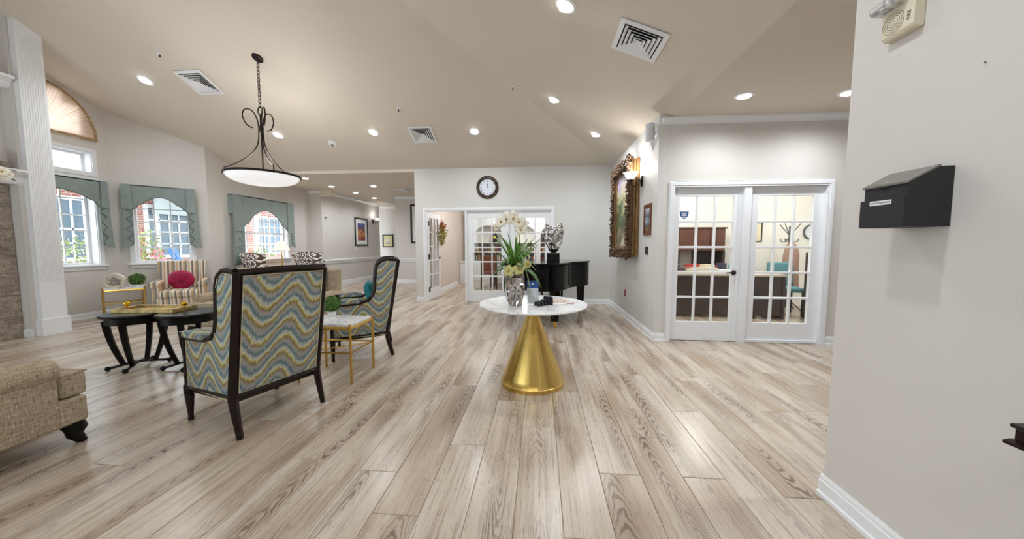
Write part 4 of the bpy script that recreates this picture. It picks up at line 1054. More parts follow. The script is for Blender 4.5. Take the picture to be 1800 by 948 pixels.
def blade(path, w, m, fold=0.25, name='leaf'):
    pts = [Vector(p) for p in path]; k = len(pts); vs = []
    for i, p in enumerate(pts):
        d = (pts[min(i + 1, k - 1)] - pts[max(i - 1, 0)]).normalized()
        s = d.cross(Vector((0, 0, 1)))
        if s.length < 0.05: s = Vector((1, 0, 0))
        s.normalize(); u = i / (k - 1); ww = w * (math.sin(PI * min(1, 0.12 + u * 0.88)) ** 0.7 if i < k - 1 else 0.02)
        up = s.cross(d)
        vs += [p - s * ww + up * ww * fold, p, p + s * ww + up * ww * fold]
    fs = []
    for i in range(k - 1):
        a = i * 3; fs += [(a, a + 1, a + 4, a + 3), (a + 1, a + 2, a + 5, a + 4)]
    o = B().add(vs, fs).build(name, m, fl_, True, ang=80)
    sd = o.modifiers.new('thickness', 'SOLIDIFY'); sd.thickness = 0.0012
    return o
def arc(az, reach, height, droop, n=9, r0=0.02):
    out = []
    for i in range(n):
        u = i / (n - 1); r_ = r0 + reach * u ** 1.2; z = height * (u ** 0.8) * (1 - droop * u * u)
        out.append((r_ * math.cos(az), r_ * math.sin(az), z))
    return out
for i in range(44):                                   # upright grass tuft
    az = rn.uniform(0, 2 * PI); blade(arc(az, rn.uniform(0.04, 0.25), rn.uniform(0.18, 0.36), rn.uniform(0, 0.25)), rn.uniform(0.007, 0.013), LEAF1 if i % 4 else LEAF3)
for i in range(20):                                   # drooping outer blades
    az = rn.uniform(0, 2 * PI); blade(arc(az, rn.uniform(0.10, 0.19), rn.uniform(0.16, 0.32), rn.uniform(0.5, 1.2)), rn.uniform(0.007, 0.012), LEAF3 if i % 3 == 0 else LEAF1)
for az, rc, hh, dr in ((-1.2, 0.13, 0.12, 0.7), (-2.4, 0.15, 0.12, 0.5), (-0.4, 0.20, 0.07, 2.6), (3.5, 0.17, 0.06, 1.4), (-1.8, 0.11, 0.10, 1.0), (0.6, 0.16, 0.12, 0.6), (2.4, 0.15, 0.13, 0.6), (-2.9, 0.14, 0.12, 0.9)):
    blade(arc(az, rc * 1.1, hh * 1.15, dr), 0.046, LEAF2, 0.18, 'broad_leaf')
blade(arc(-0.55, 0.15, 0.22, 2.2), 0.010, LEAF3)
blade([(-0.045, -0.03, 0.0), (-0.075, -0.05, 0.03), (-0.09, -0.055, -0.02), (-0.09, -0.055, -0.11), (-0.085, -0.05, -0.18), (-0.06, -0.045, -0.24), (-0.03, -0.09, -0.262)], 0.008, LEAF2, 0.1, 'trailing_stem')
stem = [(0.02, 0, 0), (0.03, 0, 0.18), (0.035, -0.01, 0.32), (0.02, -0.02, 0.41), (-0.03, -0.03, 0.46), (-0.08, -0.03, 0.455), (-0.13, -0.03, 0.425), (-0.155, -0.03, 0.395)]
B().tube(stem, 0.004, 6).build('orchid_stem', mat('olive stem', (110, 112, 50), 0.6), fl_, True)
PET = mat('cream orchid petal', (244, 238, 222), 0.5); PETG = mat('yellow green orchid petal', (196, 192, 124), 0.5); THR = mat('burgundy orchid throat', (132, 60, 66), 0.5); YEL = mat('yellow orchid lip', (214, 190, 110), 0.5)
def orchid(c, face, size, m):
    f = Vector(face).normalized(); u = f.cross(Vector((0, 0, 1))).normalized(); w = u.cross(f); c = Vector(c)
    b = B()
    for k in range(5):
        a = PI / 2 + 2 * PI * k / 5; L = size * (1.0 if k % 2 == 0 else 1.1)
        d = u * math.cos(a) + w * math.sin(a); s = d.cross(f).normalized()
        vs = [c]; nn = 6
        ring = []
        for i in range(nn + 1):
            t_ = i / nn; ww = size * 0.46 * math.sin(PI * (0.10 + 0.90 * t_)) ** 0.65 if t_ < 1 else size * 0.05 ; cen = c + d * (L * t_) + f * (size * (0.22 * math.sin(PI * t_)))
            ring.append((cen - s * ww, cen + f * size * 0.05, cen + s * ww))
        pts = [p for tri in ring for p in tri]; fs = []
        for i in range(nn):
            a0 = i * 3; fs += [(a0, a0 + 1, a0 + 4, a0 + 3), (a0 + 1, a0 + 2, a0 + 5, a0 + 4)]
        b.add(pts, fs)
    o = b.build('orchid_flower', m, fl_, True, ang=70)
    B().ball(tuple(c + f * size * 0.18 - w * size * 0.08), size * 0.2, 10).build('flower_lip', YEL, o, True)
    B().ball(tuple(c + f * size * 0.32 - w * size * 0.14), size * 0.12, 8).build('flower_throat', THR, o, True)
for p, sz in (((0.045, -0.03, 0.36), 0.050), ((0.03, -0.04, 0.425), 0.058), ((-0.02, -0.05, 0.455), 0.062), ((-0.07, -0.05, 0.45), 0.060), ((-0.115, -0.05, 0.425), 0.054), ((-0.15, -0.04, 0.385), 0.042), ((0.07, -0.02, 0.40), 0.050)):
    orchid(p, (rn.uniform(-0.4, 0.5), -1, rn.uniform(-0.2, 0.3)), sz, PET)
orchid((-0.045, -0.115, 0.02), (-0.35, -1, 0.15), 0.052, PETG); orchid((0.035, -0.11, 0.035), (0.3, -1, 0.2), 0.052, PETG); orchid((0.10, -0.05, 0.07), (0.5, -1, 0.2), 0.04, PETG)
# brochures, card holder, loose papers
br = thing('brochure_stand', 'clear stand with a blue topped brochure beside the vase', 'brochure', (-0.055, 2.93, TZ + 0.001), R(12))
B().prism([(0.0, 0.0), (0.065, 0.0), (0.065, 0.003), (0.006, 0.003), (0.05, 0.165), (0.047, 0.166)], -0.06, 0.06, 'yz').build('acrylic_holder', GLASS, br)
B().prism([(-0.002, 0.004), (0.001, 0.004), (0.050, 0.20), (0.047, 0.20)], -0.05, 0.05, 'yz').build('leaflet', mat('brochure print', (206, 214, 226), 0.4, var=0.18, vs=40), br)
B().prism([(-0.0035 + 0.0345, 0.136), (-0.0025 + 0.0345, 0.136), (0.0465, 0.20), (0.0455, 0.20)], -0.05, 0.05, 'yz').build('blue_header', mat('brochure blue', (36, 82, 160), 0.4), br)
b = B(); b.lathe([(0.011, 0), (0.011, 0.0006), (0, 0.0006)], 16); b.v = [(x, 0.0375 - z, 0.172 + y) for x, y, z in b.v]; b.build('white_emblem', WHITEP, br)
ch = thing('card_holder', 'row of black blocks standing behind each other on the marble table', 'card holder', (0.03, 2.88, TZ + 0.001), R(-52))
for k in range(5):
    hh = [0.035, 0.04, 0.05, 0.075, 0.072][k]
    B().prism([(-0.035, 0), (0.035, 0), (0.035, hh * 0.8), (0.028, hh), (-0.028, hh), (-0.035, hh * 0.8)], -0.07 + k * 0.033, -0.07 + k * 0.033 + 0.02, 'xz').build('block', mat('black blue resin', (24, 26, 34), 0.3), ch, bev=0.003)
pm = mat('printed paper', (228, 222, 214), 0.6, var=0.06, vs=30)
for k, (x, y, rz, c, lb) in enumerate([(0.14, 2.96, 12, (228, 222, 214), 'white leaflet lying on the right of the marble table'), (0.22, 3.02, -14, (206, 180, 172), 'pinkish leaflet lying on the marble table'), (0.15, 3.11, 24, (196, 170, 140), 'tan leaflet lying at the back of the marble table')]):
    tag(B().box(-0.09, 0.09, -0.045, 0.045, 0, 0.0015).build('leaflet', mat('leaflet paper %d' % k, c, 0.6, var=0.15, vs=25), loc=(x, y, TZ + 0.001 + 0.0018 * k), rz=R(rz)), lb, 'leaflet', 'leaflets on the marble table')
# ================================================================== GRAND PIANO
pn = thing('grand_piano', 'black lacquered grand piano with closed lid by the clock wall', 'piano', (0.13, 6.35, 0), R(-4))
def smooth_closed(pts, n=6):
    out = []; m = len(pts)
    for i in range(m):
        p0, p1, p2, p3 = [Vector(pts[(i + k) % m]) for k in (-1, 0, 1, 2)]
        for s in range(n):
            u = s / n; out.append(tuple(0.5 * (2 * p1 + (p2 - p0) * u + (2 * p0 - 5 * p1 + 4 * p2 - p3) * u * u + (3 * p1 - p0 - 3 * p2 + p3) * u ** 3)))
    return out
half = [(-0.74, 0.0), (-0.74, -0.25), (-0.73, -0.45), (-0.66, -0.70), (-0.52, -1.0), (-0.40, -1.25), (-0.26, -1.45), (-0.04, -1.545), (0.18, -1.50), (0.31, -1.36), (0.37, -1.18), (0.43, -1.0), (0.56, -0.82), (0.69, -0.66), (0.74, -0.45), (0.74, 0.0)]
curve = []
for i in range(1, len(half) - 2):
    p0, p1, p2, p3 = [Vector(half[k]) for k in (i - 1, i, i + 1, i + 2)]
    for s in range(5):
        u = s / 5; curve.append(tuple(0.5 * (2 * p1 + (p2 - p0) * u + (2 * p0 - 5 * p1 + 4 * p2 - p3) * u * u + (3 * p1 - p0 - 3 * p2 + p3) * u ** 3)))
curve = [half[0]] + curve + [half[-2], half[-1]]
B().prism(curve, 0.575, 0.945, 'xy').build('rim_case', PIANO, pn, True, bev=0.006, ang=30)
lid = [(x * 1.018, y * 1.012 - 0.004 if y < -0.01 else 0.01) for x, y in curve]
B().prism(lid, 0.952, 0.978, 'xy').build('lid', PIANO, pn, True, bev=0.006, ang=30)
B().box(-0.74, 0.74, -0.02, 0.24, 0.56, 0.62).build('key_bed', PIANO, pn, bev=0.006)
for s in (-1, 1): B().prism([(0.0, 0.62), (0.24, 0.62), (0.24, 0.70), (0.16, 0.76), (0.08, 0.94), (0.0, 0.94)], s * 0.68, s * 0.74, 'yz').build('cheek', PIANO, pn, bev=0.005)
B().box(-0.68, 0.68, 0.0, 0.05, 0.62, 0.9).build('fall_board', PIANO, pn, bev=0.005)
B().box(-0.66, 0.66, 0.06, 0.21, 0.62, 0.645).build('white_keys', WHITEP, pn)
b = B()
for k in range(36):
    if k % 7 in (2, 6): continue
    b.box(-0.63 + k * 0.0355, -0.63 + k * 0.0355 + 0.016, 0.06, 0.15, 0.645, 0.657)
b.build('black_keys', PIANO, pn)['kind'] = 'stuff'
for x, y in ((-0.62, -0.02), (0.62, -0.06), (0.19, -1.30)):
    lg = B().prism([(-0.055, 0.10), (0.055, 0.10), (0.075, 0.575), (-0.075, 0.575)], y - 0.05, y + 0.05, 'xz'); lg.v = [(a + x, c, d) for a, c, d in lg.v]
    o = lg.build('leg', PIANO, pn, bev=0.006)
    B().box(x - 0.062, x + 0.062, y - 0.058, y + 0.058, 0.15, 0.17).build('leg_collar', PIANO, o, bev=0.004)
    b = B(); b.lathe([(0.0, -0.014), (0.035, -0.014), (0.035, 0.014), (0, 0.014)], 16); b.v = [(x + q[2], y + 0.01 + q[1], 0.036 + q[0]) for q in b.v]; b.tube([(x, y, 0.10), (x, y, 0.07)], 0.025, 10)
    b.build('caster', GOLD, o, True)
B().box(-0.11, 0.11, -0.17, -0.13, 0.09, 0.16).box(-0.09, -0.06, -0.165, -0.135, 0.16, 0.57).box(0.06, 0.09, -0.165, -0.135, 0.16, 0.57).build('pedal_lyre', PIANO, pn)
for k in (-1, 0, 1): B().box(k * 0.055 - 0.014, k * 0.055 + 0.014, -0.12, -0.0, 0.075, 0.09).build('pedal', GOLD, pn)
bn = thing('piano_bench', 'black piano bench almost hidden behind the piano', 'bench', (0.13, 6.92, 0), R(-4))
B().box(-0.36, 0.36, -0.17, 0.17, 0.43, 0.50).build('seat', PIANO, bn, bev=0.01)
for sx in (-1, 1):
    for sy in (-1, 1): B().tube([(sx * 0.32, sy * 0.13, 0.44), (sx * 0.32, sy * 0.13, 0)], [0.025, 0.016], 4).build('leg', PIANO, bn)
# pierced silver sculpture on the piano
sp = thing('silver_sculpture', 'pierced silver tulip shaped sculpture standing on the piano', 'sculpture', (0.22, 5.55, 0.979), R(-8))
B().box(-0.10, 0.10, -0.06, 0.06, 0, 0.13).build('black_block', BLACKW, sp, bev=0.004)
n, m_ = 40, 26; vs = []; fs = []; rn2 = random.Random(2)
def srad(v): return 0.030 + 0.130 * math.sin(PI * 0.5 * min(1.0, v / 0.62)) ** 0.75 - 0.035 * max(0.0, (v - 0.62) / 0.38) ** 2
for j in range(m_ + 1):
    v = j / m_
    for i in range(n):
        a = 2 * PI * i / n; top = 0.50 - 0.10 * abs(math.cos(a)) ** 0.5 * 0 - 0.075 * (0.5 + 0.5 * math.cos(2 * a + PI)) 
        r_ = srad(v) * (1 + 0.03 * math.sin(5 * a + 9 * v)); vs.append((r_ * math.cos(a), 0.62 * r_ * math.sin(a), 0.13 + top * v))
from mathutils import noise as mnoise
for j in range(m_):
    for i in range(n):
        a = 2 * PI * (i + .5) / n; v = (j + .5) / m_
        q = mnoise.noise(Vector((math.cos(a) * 2.6, math.sin(a) * 2.6, v * 6.5)))
        q2 = mnoise.noise(Vector((math.cos(a) * 2.6 + 9, math.sin(a) * 2.6, v * 6.5 + 4)))
        if j < 4 or abs(q) < 0.17 or abs(q2) < 0.10: fs.append((j * n + i, j * n + (i + 1) % n, (j + 1) * n + (i + 1) % n, (j + 1) * n + i))
o = B().add(vs, fs).build('pierced_shell', SILVER, sp, True, ang=80)
sd = o.modifiers.new('thickness', 'SOLIDIFY'); sd.thickness = 0.008; subd(o, 1)
# ================================================================== CLOCK
ck = thing('wall_clock', 'round clock with roman numerals in a dark ornate frame', 'clock', (-1.11, 7.188, 2.455))
b = B(); b.lathe([(0.170, 0.0), (0.235, 0.0), (0.238, 0.012), (0.225, 0.030), (0.20, 0.026), (0.182, 0.034), (0.170, 0.02), (0.170, 0.0)], 60); b.v = [(x, -z, y) for x, y, z in b.v]
b.build('frame', mat('dark carved bronze', (52, 42, 34), 0.4, 0.4, var=0.5, vs=40), ck, True)
for k in range(28):
    a = 2 * PI * k / 28
    B().ball((0.212 * math.cos(a), -0.029, 0.212 * math.sin(a)), 0.0125, 8, 0.8).build('carved_bead', mat('antique gold', (150, 124, 88), 0.4, 0.5), ck, True)
b = B(); b.lathe([(0.0, 0.0), (0.171, 0.0), (0.171, 0.012), (0, 0.012)], 48); b.v = [(x, -z, y) for x, y, z in b.v]; b.build('dial', mat('clock dial', (226, 230, 240), 0.5), ck)
INK = mat('clock ink', (22, 24, 34), 0.6)
for k, s in enumerate(['XII', 'I', 'II', 'III', 'IV', 'V', 'VI', 'VII', 'VIII', 'IX', 'X', 'XI']):
    a = PI / 2 - 2 * PI * k / 12; text_mesh('numeral', s, 0.046, INK, ck, (0.136 * math.cos(a), -0.0128, 0.136 * math.sin(a)), (H, a - H if False else 0, 0), sx=0.8).rotation_euler = (H, -(a - PI / 2), 0)
B().prism([(-0.006, -0.015), (0.006, -0.015), (0.004, 0.03), (0.012, 0.05), (0.0, 0.085), (-0.012, 0.05), (-0.004, 0.03)], -0.016, -0.014, 'xz').build('hour_hand', INK, ck)
o = B().prism([(-0.003, -0.02), (0.003, -0.02), (0.002, 0.125), (-0.002, 0.125)], -0.0185, -0.017, 'xz').build('minute_hand', INK, ck); o.rotation_euler = (0, R(3), 0)
# ================================================================== PICTURE WALL
def wall_frame(name, label, loc, rz, w, h, fw, fd, fm_, art, mat_w=0.0, matm=None, back=0.0):
    """framed picture in a wall frame: x along the wall, -y into the room, origin at its centre"""
    t = thing(name, label, 'picture', loc, rz)
    o_, i_ = [(-w / 2, -h / 2), (w / 2, -h / 2), (w / 2, h / 2), (-w / 2, h / 2)], [(-w / 2 + fw, -h / 2 + fw), (w / 2 - fw, -h / 2 + fw), (w / 2 - fw, h / 2 - fw), (-w / 2 + fw, h / 2 - fw)]
    B().ring_prism(o_, i_, -fd, -0.001, 'xz').build('frame', fm_, t, bev=min(fw, fd) * 0.2)
    iw, ih = w / 2 - fw, h / 2 - fw
    if mat_w:
        B().box(-iw, iw, -fd * 0.45, -fd * 0.3, -ih, ih).build('picture_mat', matm, t); iw -= mat_w; ih -= mat_w
        B().box(-iw, iw, -fd * 0.52, -fd * 0.44, -ih, ih).build('print', art, t)
    else: B().box(-iw, iw, -fd * 0.45, -fd * 0.3, -ih, ih).build('print', art, t)
    return t
gp = thing('gilt_painting', 'large painting in an ornate carved gilt frame', 'painting', (1.47, 5.80, 1.80), -H)
GILT = mat('antique carved gilt', (80, 58, 40), 0.45, 0.35, var=0.6, vs=45); GILTB = mat('smooth gilt moulding', (140, 108, 70), 0.4, 0.5, var=0.15, vs=10)
PWd, PHt = 1.20, 1.50
def rect(w, h): return [(-w, -h), (w, -h), (w, h), (-w, h)]
B().ring_prism(rect(PWd / 2 - .02, PHt / 2 - .02), rect(PWd / 2 - .07, PHt / 2 - .07), -0.05, -0.002, 'xz').build('back_moulding', GILTB, gp, bev=0.008)
B().ring_prism(rect(PWd / 2 - .03, PHt / 2 - .03), rect(PWd / 2 - .09, PHt / 2 - .09), -0.10, -0.05, 'xz').build('middle_moulding', GILTB, gp, bev=0.012)
B().ring_prism(rect(PWd / 2, PHt / 2), rect(PWd / 2 - .13, PHt / 2 - .13), -0.15, -0.10, 'xz').build('front_moulding', GILT, gp, bev=0.012)
B().ring_prism(rect(PWd / 2 - .13, PHt / 2 - .13), rect(PWd / 2 - .17, PHt / 2 - .17), -0.12, -0.09, 'xz').build('inner_moulding', GILTB, gp, bev=0.006)
rn3 = random.Random(9); b = B()
def carve(x, z, s):
    for q in range(3): b.ball((x + rn3.uniform(-.022, .022), -0.152 - rn3.uniform(0, .03), z + rn3.uniform(-.022, .022)), s * rn3.uniform(0.45, 1.0), 8, rn3.uniform(0.6, 1.2))
nx_, nz_ = 21, 27
for i in range(nx_ + 1):
    for s in (-1, 1):
        for off in (0.012, 0.055, 0.10): carve(-PWd / 2 + PWd * i / nx_, s * (PHt / 2 - off), 0.024)
for i in range(nz_ + 1):
    for s in (-1, 1):
        for off in (0.012, 0.055, 0.10): carve(s * (PWd / 2 - off), -PHt / 2 + PHt * i / nz_, 0.024)
o = b.build('carved_scrolls', GILT, gp, True); o['kind'] = 'stuff'
ART1 = painting_mat('village street daubs', [(0.10, (214, 204, 178)), (0.25, (120, 110, 84)), (0.38, (58, 78, 44)), (0.50, (92, 108, 66)), (0.62, (206, 196, 160)), (0.78, (168, 156, 186)), (0.95, (206, 196, 222))], -0.6, 0.6, lin((176, 64, 50)), 7.0)
B().box(-PWd / 2 + .165, PWd / 2 - .165, -0.10, -0.085, -PHt / 2 + .165, PHt / 2 - .165).build('canvas', ART1, gp)
def sconce(label, loc, rz, sc=1.0, energy=7):
    """loc on the wall; -y into the room"""
    t = thing('wall_sconce', label, 'wall lamp', loc, rz, 'bronze sconces with opal bowls'); t.scale = (sc,) * 3
    b = B(); b.lathe([(0.0, 0.0), (0.05, 0.0), (0.048, 0.012), (0.02, 0.025), (0, 0.026)], 20, sy=1.6); b.v = [(x, -z, y) for x, y, z in b.v]; b.build('back_plate', BRONZE, t, True)
    B().tube([(0, -0.02, 0.0), (0, -0.06, 0.03), (0, -0.085, 0.0), (0, -0.07, -0.05), (0, -0.10, -0.075), (0, -0.15, -0.05), (0, -0.165, 0.0)], 0.008, 8).build('arm', BRONZE, t, True)
    B().lathe([(0, -0.03), (0.025, -0.02), (0.032, 0.0), (0.02, 0.008), (0, 0.008)], 16, (0, -0.165, 0.02)).build('cup', BRONZE, t, True)
    B().lathe([(0.02, 0.025), (0.055, 0.035), (0.075, 0.07), (0.085, 0.10), (0.112, 0.125), (0.106, 0.125), (0.078, 0.10), (0.068, 0.07), (0.05, 0.042), (0.0, 0.032)], 28, (0, -0.165, 0)).build('glass_bowl', OPAL, t, True)
    ld = bpy.data.lights.new('lamp', 'POINT'); ld.energy = energy; ld.color = (1, 0.95, 0.88); ld.shadow_soft_size = 0.04
    lo = bpy.data.objects.new('lamp', ld); COL.objects.link(lo); lo.parent = t; lo.location = (0, -0.175, 0.20)
    return t
sconce('bronze wall sconce with white glass bowl beside the gilt painting', (1.47, 5.11, 2.16), -H)
sconce('bronze wall sconce in the hallway beside the harbour print', (-6.3, 12.42, 2.12), H, 1.1, 2.2)
pq = wall_frame('wall_plaque', 'small wooden award plaque right of the gilt painting', (1.47, 4.79, 1.585), -H, 0.29, 0.42, 0.025, 0.022, mat('walnut plaque', (112, 66, 44), 0.4, var=0.2, vs=20), mat('walnut plaque', (112, 66, 44), 0.4))
pq['category'] = 'plaque'
B().box(-0.085, 0.085, -0.013, -0.011, -0.08, 0.15).build('photo_plate', painting_mat('plaque photo', [(0.2, (60, 60, 72)), (0.4, (150, 170, 190)), (0.55, (70, 70, 80)), (0.8, (190, 196, 206))], -0.1, 0.15, lin((40, 44, 60)), 22.0), pq)
B().box(-0.05, 0.05, -0.013, -0.011, -0.16, -0.10).build('engraved_plate', mat('plaque brass plate', (150, 130, 90), 0.3, 0.7, var=0.3, vs=60), pq)
th = thing('thermostat', 'small black control panel below the plaque', 'thermostat', (1.47, 4.79, 1.165), -H)
B().box(-0.035, 0.035, -0.022, -0.001, -0.055, 0.055).build('body', BLACKP, th, bev=0.006); B().box(-0.024, 0.024, -0.0235, -0.0215, 0.0, 0.04).build('display', mat('dark display', (50, 54, 58), 0.2), th)
rd = thing('red_outlet', 'small red wall socket low on the painting wall', 'outlet', (1.47, 5.93, 0.42), -H)
B().box(-0.04, 0.04, -0.008, -0.001, -0.06, 0.06).build('cover_plate', mat('red plastic', (168, 34, 34), 0.4), rd, bev=0.003); 
for s in (-1, 1): B().box(-0.018, 0.018, -0.012, -0.0075, s * 0.026 - 0.017, s * 0.026 + 0.017).build('socket', mat('dark red plastic', (120, 20, 22), 0.4), rd, bev=0.002)
ws = thing('wall_speaker', 'small grey speaker with cloth front high on the painting wall corner', 'speaker', (1.47, 4.535, 2.66), -H)
B().prism([(0.06 * math.cos(a), -0.085 + 0.055 * math.sin(a)) for a in [2 * PI * i / 20 for i in range(20)]], -0.10, 0.11, 'xy').build('cloth_front', mat('grey speaker cloth', (212, 214, 220), 0.8, bump=0.3, bs=300), ws, True, bev=0.006)
B().box(-0.03, 0.03, -0.10, 0.0, -0.02, 0.02).box(-0.04, 0.04, -0.012, -0.001, -0.06, 0.06).build('bracket', WHITE, ws)
wv = thing('wall_vent', 'small white triangular bracket plate under the wall speaker', 'bracket', (1.47, 4.70, 2.60), -H)
B().prism([(-0.001, -0.12), (-0.012, -0.12), (-0.05, -0.02), (-0.05, 0.0), (-0.012, 0.0), (-0.012, 0.10), (-0.001, 0.10)], -0.05, 0.05, 'yz').build('plate', WHITE, wv); B().box(-0.035, 0.035, -0.0145, -0.0115, -0.09, 0.08).build('grille', mat('grey grille', (150, 152, 156), 0.6), wv)
# ================================================================== NEAR RIGHT WALL
sb = thing('suggestion_box', 'black wall box with slanted lid and a white printed label', 'box', (1.41, 1.375, 1.305), -H)
xw = 0.08
B().prism([(-0.001, 0.0), (-0.148, 0.0), (-0.148, 0.10), (-0.140, 0.10), (-0.140, 0.155), (-0.05, 0.205), (-0.001, 0.206)], -xw, xw, 'yz').build('body', BLACKP, sb)
B().prism([(-0.152, 0.002), (-0.1485, 0.002), (-0.1485, 0.104), (-0.152, 0.104)], -xw - 0.002, xw + 0.002, 'yz').build('front_panel', BLACKP, sb)
B().prism([(-0.1465, 0.150), (-0.1465, 0.157), (-0.052, 0.2105), (-0.046, 0.2085), (-0.05, 0.2052), (-0.140, 0.155)], -xw - 0.004, xw + 0.004, 'yz').build('lid', mat('black lid with painted sheen', (118, 115, 108), 0.3), sb)  # reflected light on the black lid painted in as a grey base colour
B().box(-0.013, 0.013, -0.1415, -0.1395, 0.138, 0.142).build('slot', mat('slot black', (2, 2, 2), 0.9), sb)
B().prism([(-0.1345, 0.1615), (-0.122, 0.1685), (-0.122, 0.171), (-0.1345, 0.164)], -0.022, 0.004, 'yz').build('hasp', CHROME, sb)
B().box(-0.043, 0.037, -0.1528, -0.1518, 0.083, 0.099).build('label_strip', mat('white label', (240, 240, 240), 0.5), sb)
text_mesh('label_text', 'SUGGESTION BOX', 0.0088, INK, sb, (-0.003, -0.1531, 0.0908), (H, 0, 0))
fa = thing('fire_alarm', 'cream fire alarm with clear strobe high on the near right wall', 'fire alarm', (1.41, 1.475, 2.05), -H)
CRM = mat('cream alarm plastic', (226, 218, 194), 0.5)
B().prism([(-0.001, 0.0), (-0.03, 0.0), (-0.04, 0.012), (-0.04, 0.155), (-0.001, 0.16)], -0.075, 0.045, 'yz').build('housing', CRM, fa, bev=0.003)
b = B()
for k in range(1, 6): b.tube([(-0.03 + 0.008 * k * math.cos(2 * PI * i / 24), -0.0405, 0.055 + 0.008 * k * math.sin(2 * PI * i / 24)) for i in range(24)], 0.0012, 4, closed=True)
b.build('speaker_grille', mat('alarm grille shadow', (150, 142, 122), 0.7), fa)
B().prism([(-0.035, 0.105), (-0.075, 0.108), (-0.085, 0.118), (-0.085, 0.140), (-0.035, 0.146)], -0.085, 0.02, 'yz').build('strobe_lens', mat('clear strobe', (206, 208, 214), 0.12, 0.35, var=0.4, vs=60), fa, bev=0.004)
text_mesh('alarm_text', 'FIRE', 0.018, INK, fa, (0.028, -0.0405, 0.05), (H, -H, 0))
sc_ = tag(B().lathe([(0.0, 0.0), (0.002, 0.0), (0.0026, 0.004), (0.0, 0.005)], 10).build('screw', mat('screw steel', (120, 116, 110), 0.4, 0.6), loc=(1.409, 1.24, 1.82)), 'tiny screw left in the near right wall', 'screw'); sc_.rotation_euler = (0, -H, 0)
wl = thing('wall_ledge', 'dark wooden moulded wall ledge at the right edge', 'shelf', (1.41, 0.965, 0.70), -H)
B().box(0.0, 0.5, -0.175, -0.001, 0.062, 0.074).build('top_board', MAHOG, wl, bev=0.004); B().box(0.006, 0.5, -0.168, -0.001, 0.028, 0.062).build('frieze', MAHOG, wl, bev=0.003); B().prism([(-0.001, 0.006), (-0.179, 0.016), (-0.179, 0.024), (-0.165, 0.028), (-0.001, 0.028)], -0.005, 0.5, 'yz').build('lower_moulding', MAHOG, wl)
# ================================================================== HALLWAY
FR = mat('dark picture frame', (30, 24, 20), 0.35); CRMAT = mat('cream picture mat', (236, 230, 214), 0.7); WMAT = mat('white picture mat', (240, 240, 240), 0.7)
ART2 = painting_mat('harbour print', [(0.1, (30, 34, 60)), (0.3, (150, 60, 50)), (0.45, (206, 150, 80)), (0.55, (120, 60, 90)), (0.7, (60, 80, 140)), (0.9, (100, 130, 190))], -0.35, 0.35, lin((220, 190, 120)), 14.0)
wall_frame('framed_print', 'colourful harbour print in a dark frame on the hallway wall', (-6.3, 11.55, 1.70), H, 0.86, 0.98, 0.055, 0.03, FR, ART2, 0.13, WMAT)
wall_frame('framed_print', 'small framed flower print on the hallway end wall', (-6.22, 13.5, 1.41), 0, 0.46, 0.52, 0.045, 0.03, FR, painting_mat('flower print', [(0.2, (60, 50, 46)), (0.42, (196, 186, 160)), (0.6, (214, 208, 188)), (0.8, (150, 80, 70))], -0.2, 0.2, lin((60, 60, 50)), 16.0), 0.09, mat('olive picture mat', (206, 200, 150), 0.7))
wall_frame('framed_print', 'tall framed print half hidden by the clock wall', (-3.86, 10.8, 1.93), 0, 0.68, 1.26, 0.06, 0.035, FR, painting_mat('tall print', [(0.2, (60, 80, 90)), (0.5, (190, 180, 160)), (0.8, (120, 140, 160))], -0.5, 0.5, lin((230, 225, 210)), 8.0), 0.13, WMAT)
hb = thing('wall_box', 'cream box unit under the ceiling at the hallway corner', 'wall box', (-6.07, 9.399, 2.715))
B().box(-0.2, 0.15, -0.11, -0.001, -0.085, 0.084).build('housing', mat('cream box paint', (226, 216, 198), 0.6), hb, bev=0.004); B().box(-0.19, 0.14, -0.113, -0.109, -0.075, 0.0).build('front_cover', mat('cream box paint', (226, 216, 198), 0.6), hb, bev=0.002)
sn = thing('motion_sensor', 'small white sensor on the hallway wall near the corner', 'sensor', (-6.3, 9.55, 2.05), H)
B().box(-0.05, 0.05, -0.012, -0.001, -0.07, 0.07).build('back_plate', WHITEP, sn, bev=0.004); B().ball((0.0, -0.03, 0.0), 0.03, 12).build('sensor_head', mat('grey sensor', (120, 120, 118), 0.5), sn, True)
sw = thing('light_switch', 'white light switch under the harbour print', 'switch', (-6.3, 11.15, 1.10), H)
B().box(-0.04, 0.04, -0.007, -0.001, -0.06, 0.06).build('cover_plate', WHITEP, sw, bev=0.002); B().box(-0.012, 0.012, -0.012, -0.0065, -0.025, 0.025).build('toggle', WHITEP, sw, bev=0.002)
# ------------------------------------------------------------------ mantel ornaments
mv = thing('ribbed_vase', 'grey ribbed round vase on the mantel at the left edge', 'vase', (-6.83, 3.70, 2.216))
b = B(); n = 40; prof = [(0.05, 0.0), (0.09, 0.03), (0.112, 0.09), (0.112, 0.14), (0.09, 0.19), (0.055, 0.215), (0.04, 0.235), (0.036, 0.235), (0.03, 0.16)]
vs = []; fs = []
for k, (r_, z) in enumerate(prof):
    for i in range(n):
        a = 2 * PI * i / n; q = r_ * (1 + (0.05 if (i + k) % 4 < 2 else -0.03)); vs.append((q * math.cos(a), q * math.sin(a), z))
for k in range(len(prof) - 1):
    for i in range(n): fs.append((k * n + i, k * n + (i + 1) % n, (k + 1) * n + (i + 1) % n, (k + 1) * n + i))
b.add(vs, fs + [tuple(range(n - 1, -1, -1))]).build('body', mat('grey glazed ceramic', (176, 178, 186), 0.25), mv, True)
st = tag(B().ball((0, 0, 0.05), 0.055, 16, 0.9).build('stone_ornament', STONE, loc=(-6.87, 3.885, 2.216), smooth=True), 'small rounded stone ornament beside the grey ribbed vase', 'ornament')
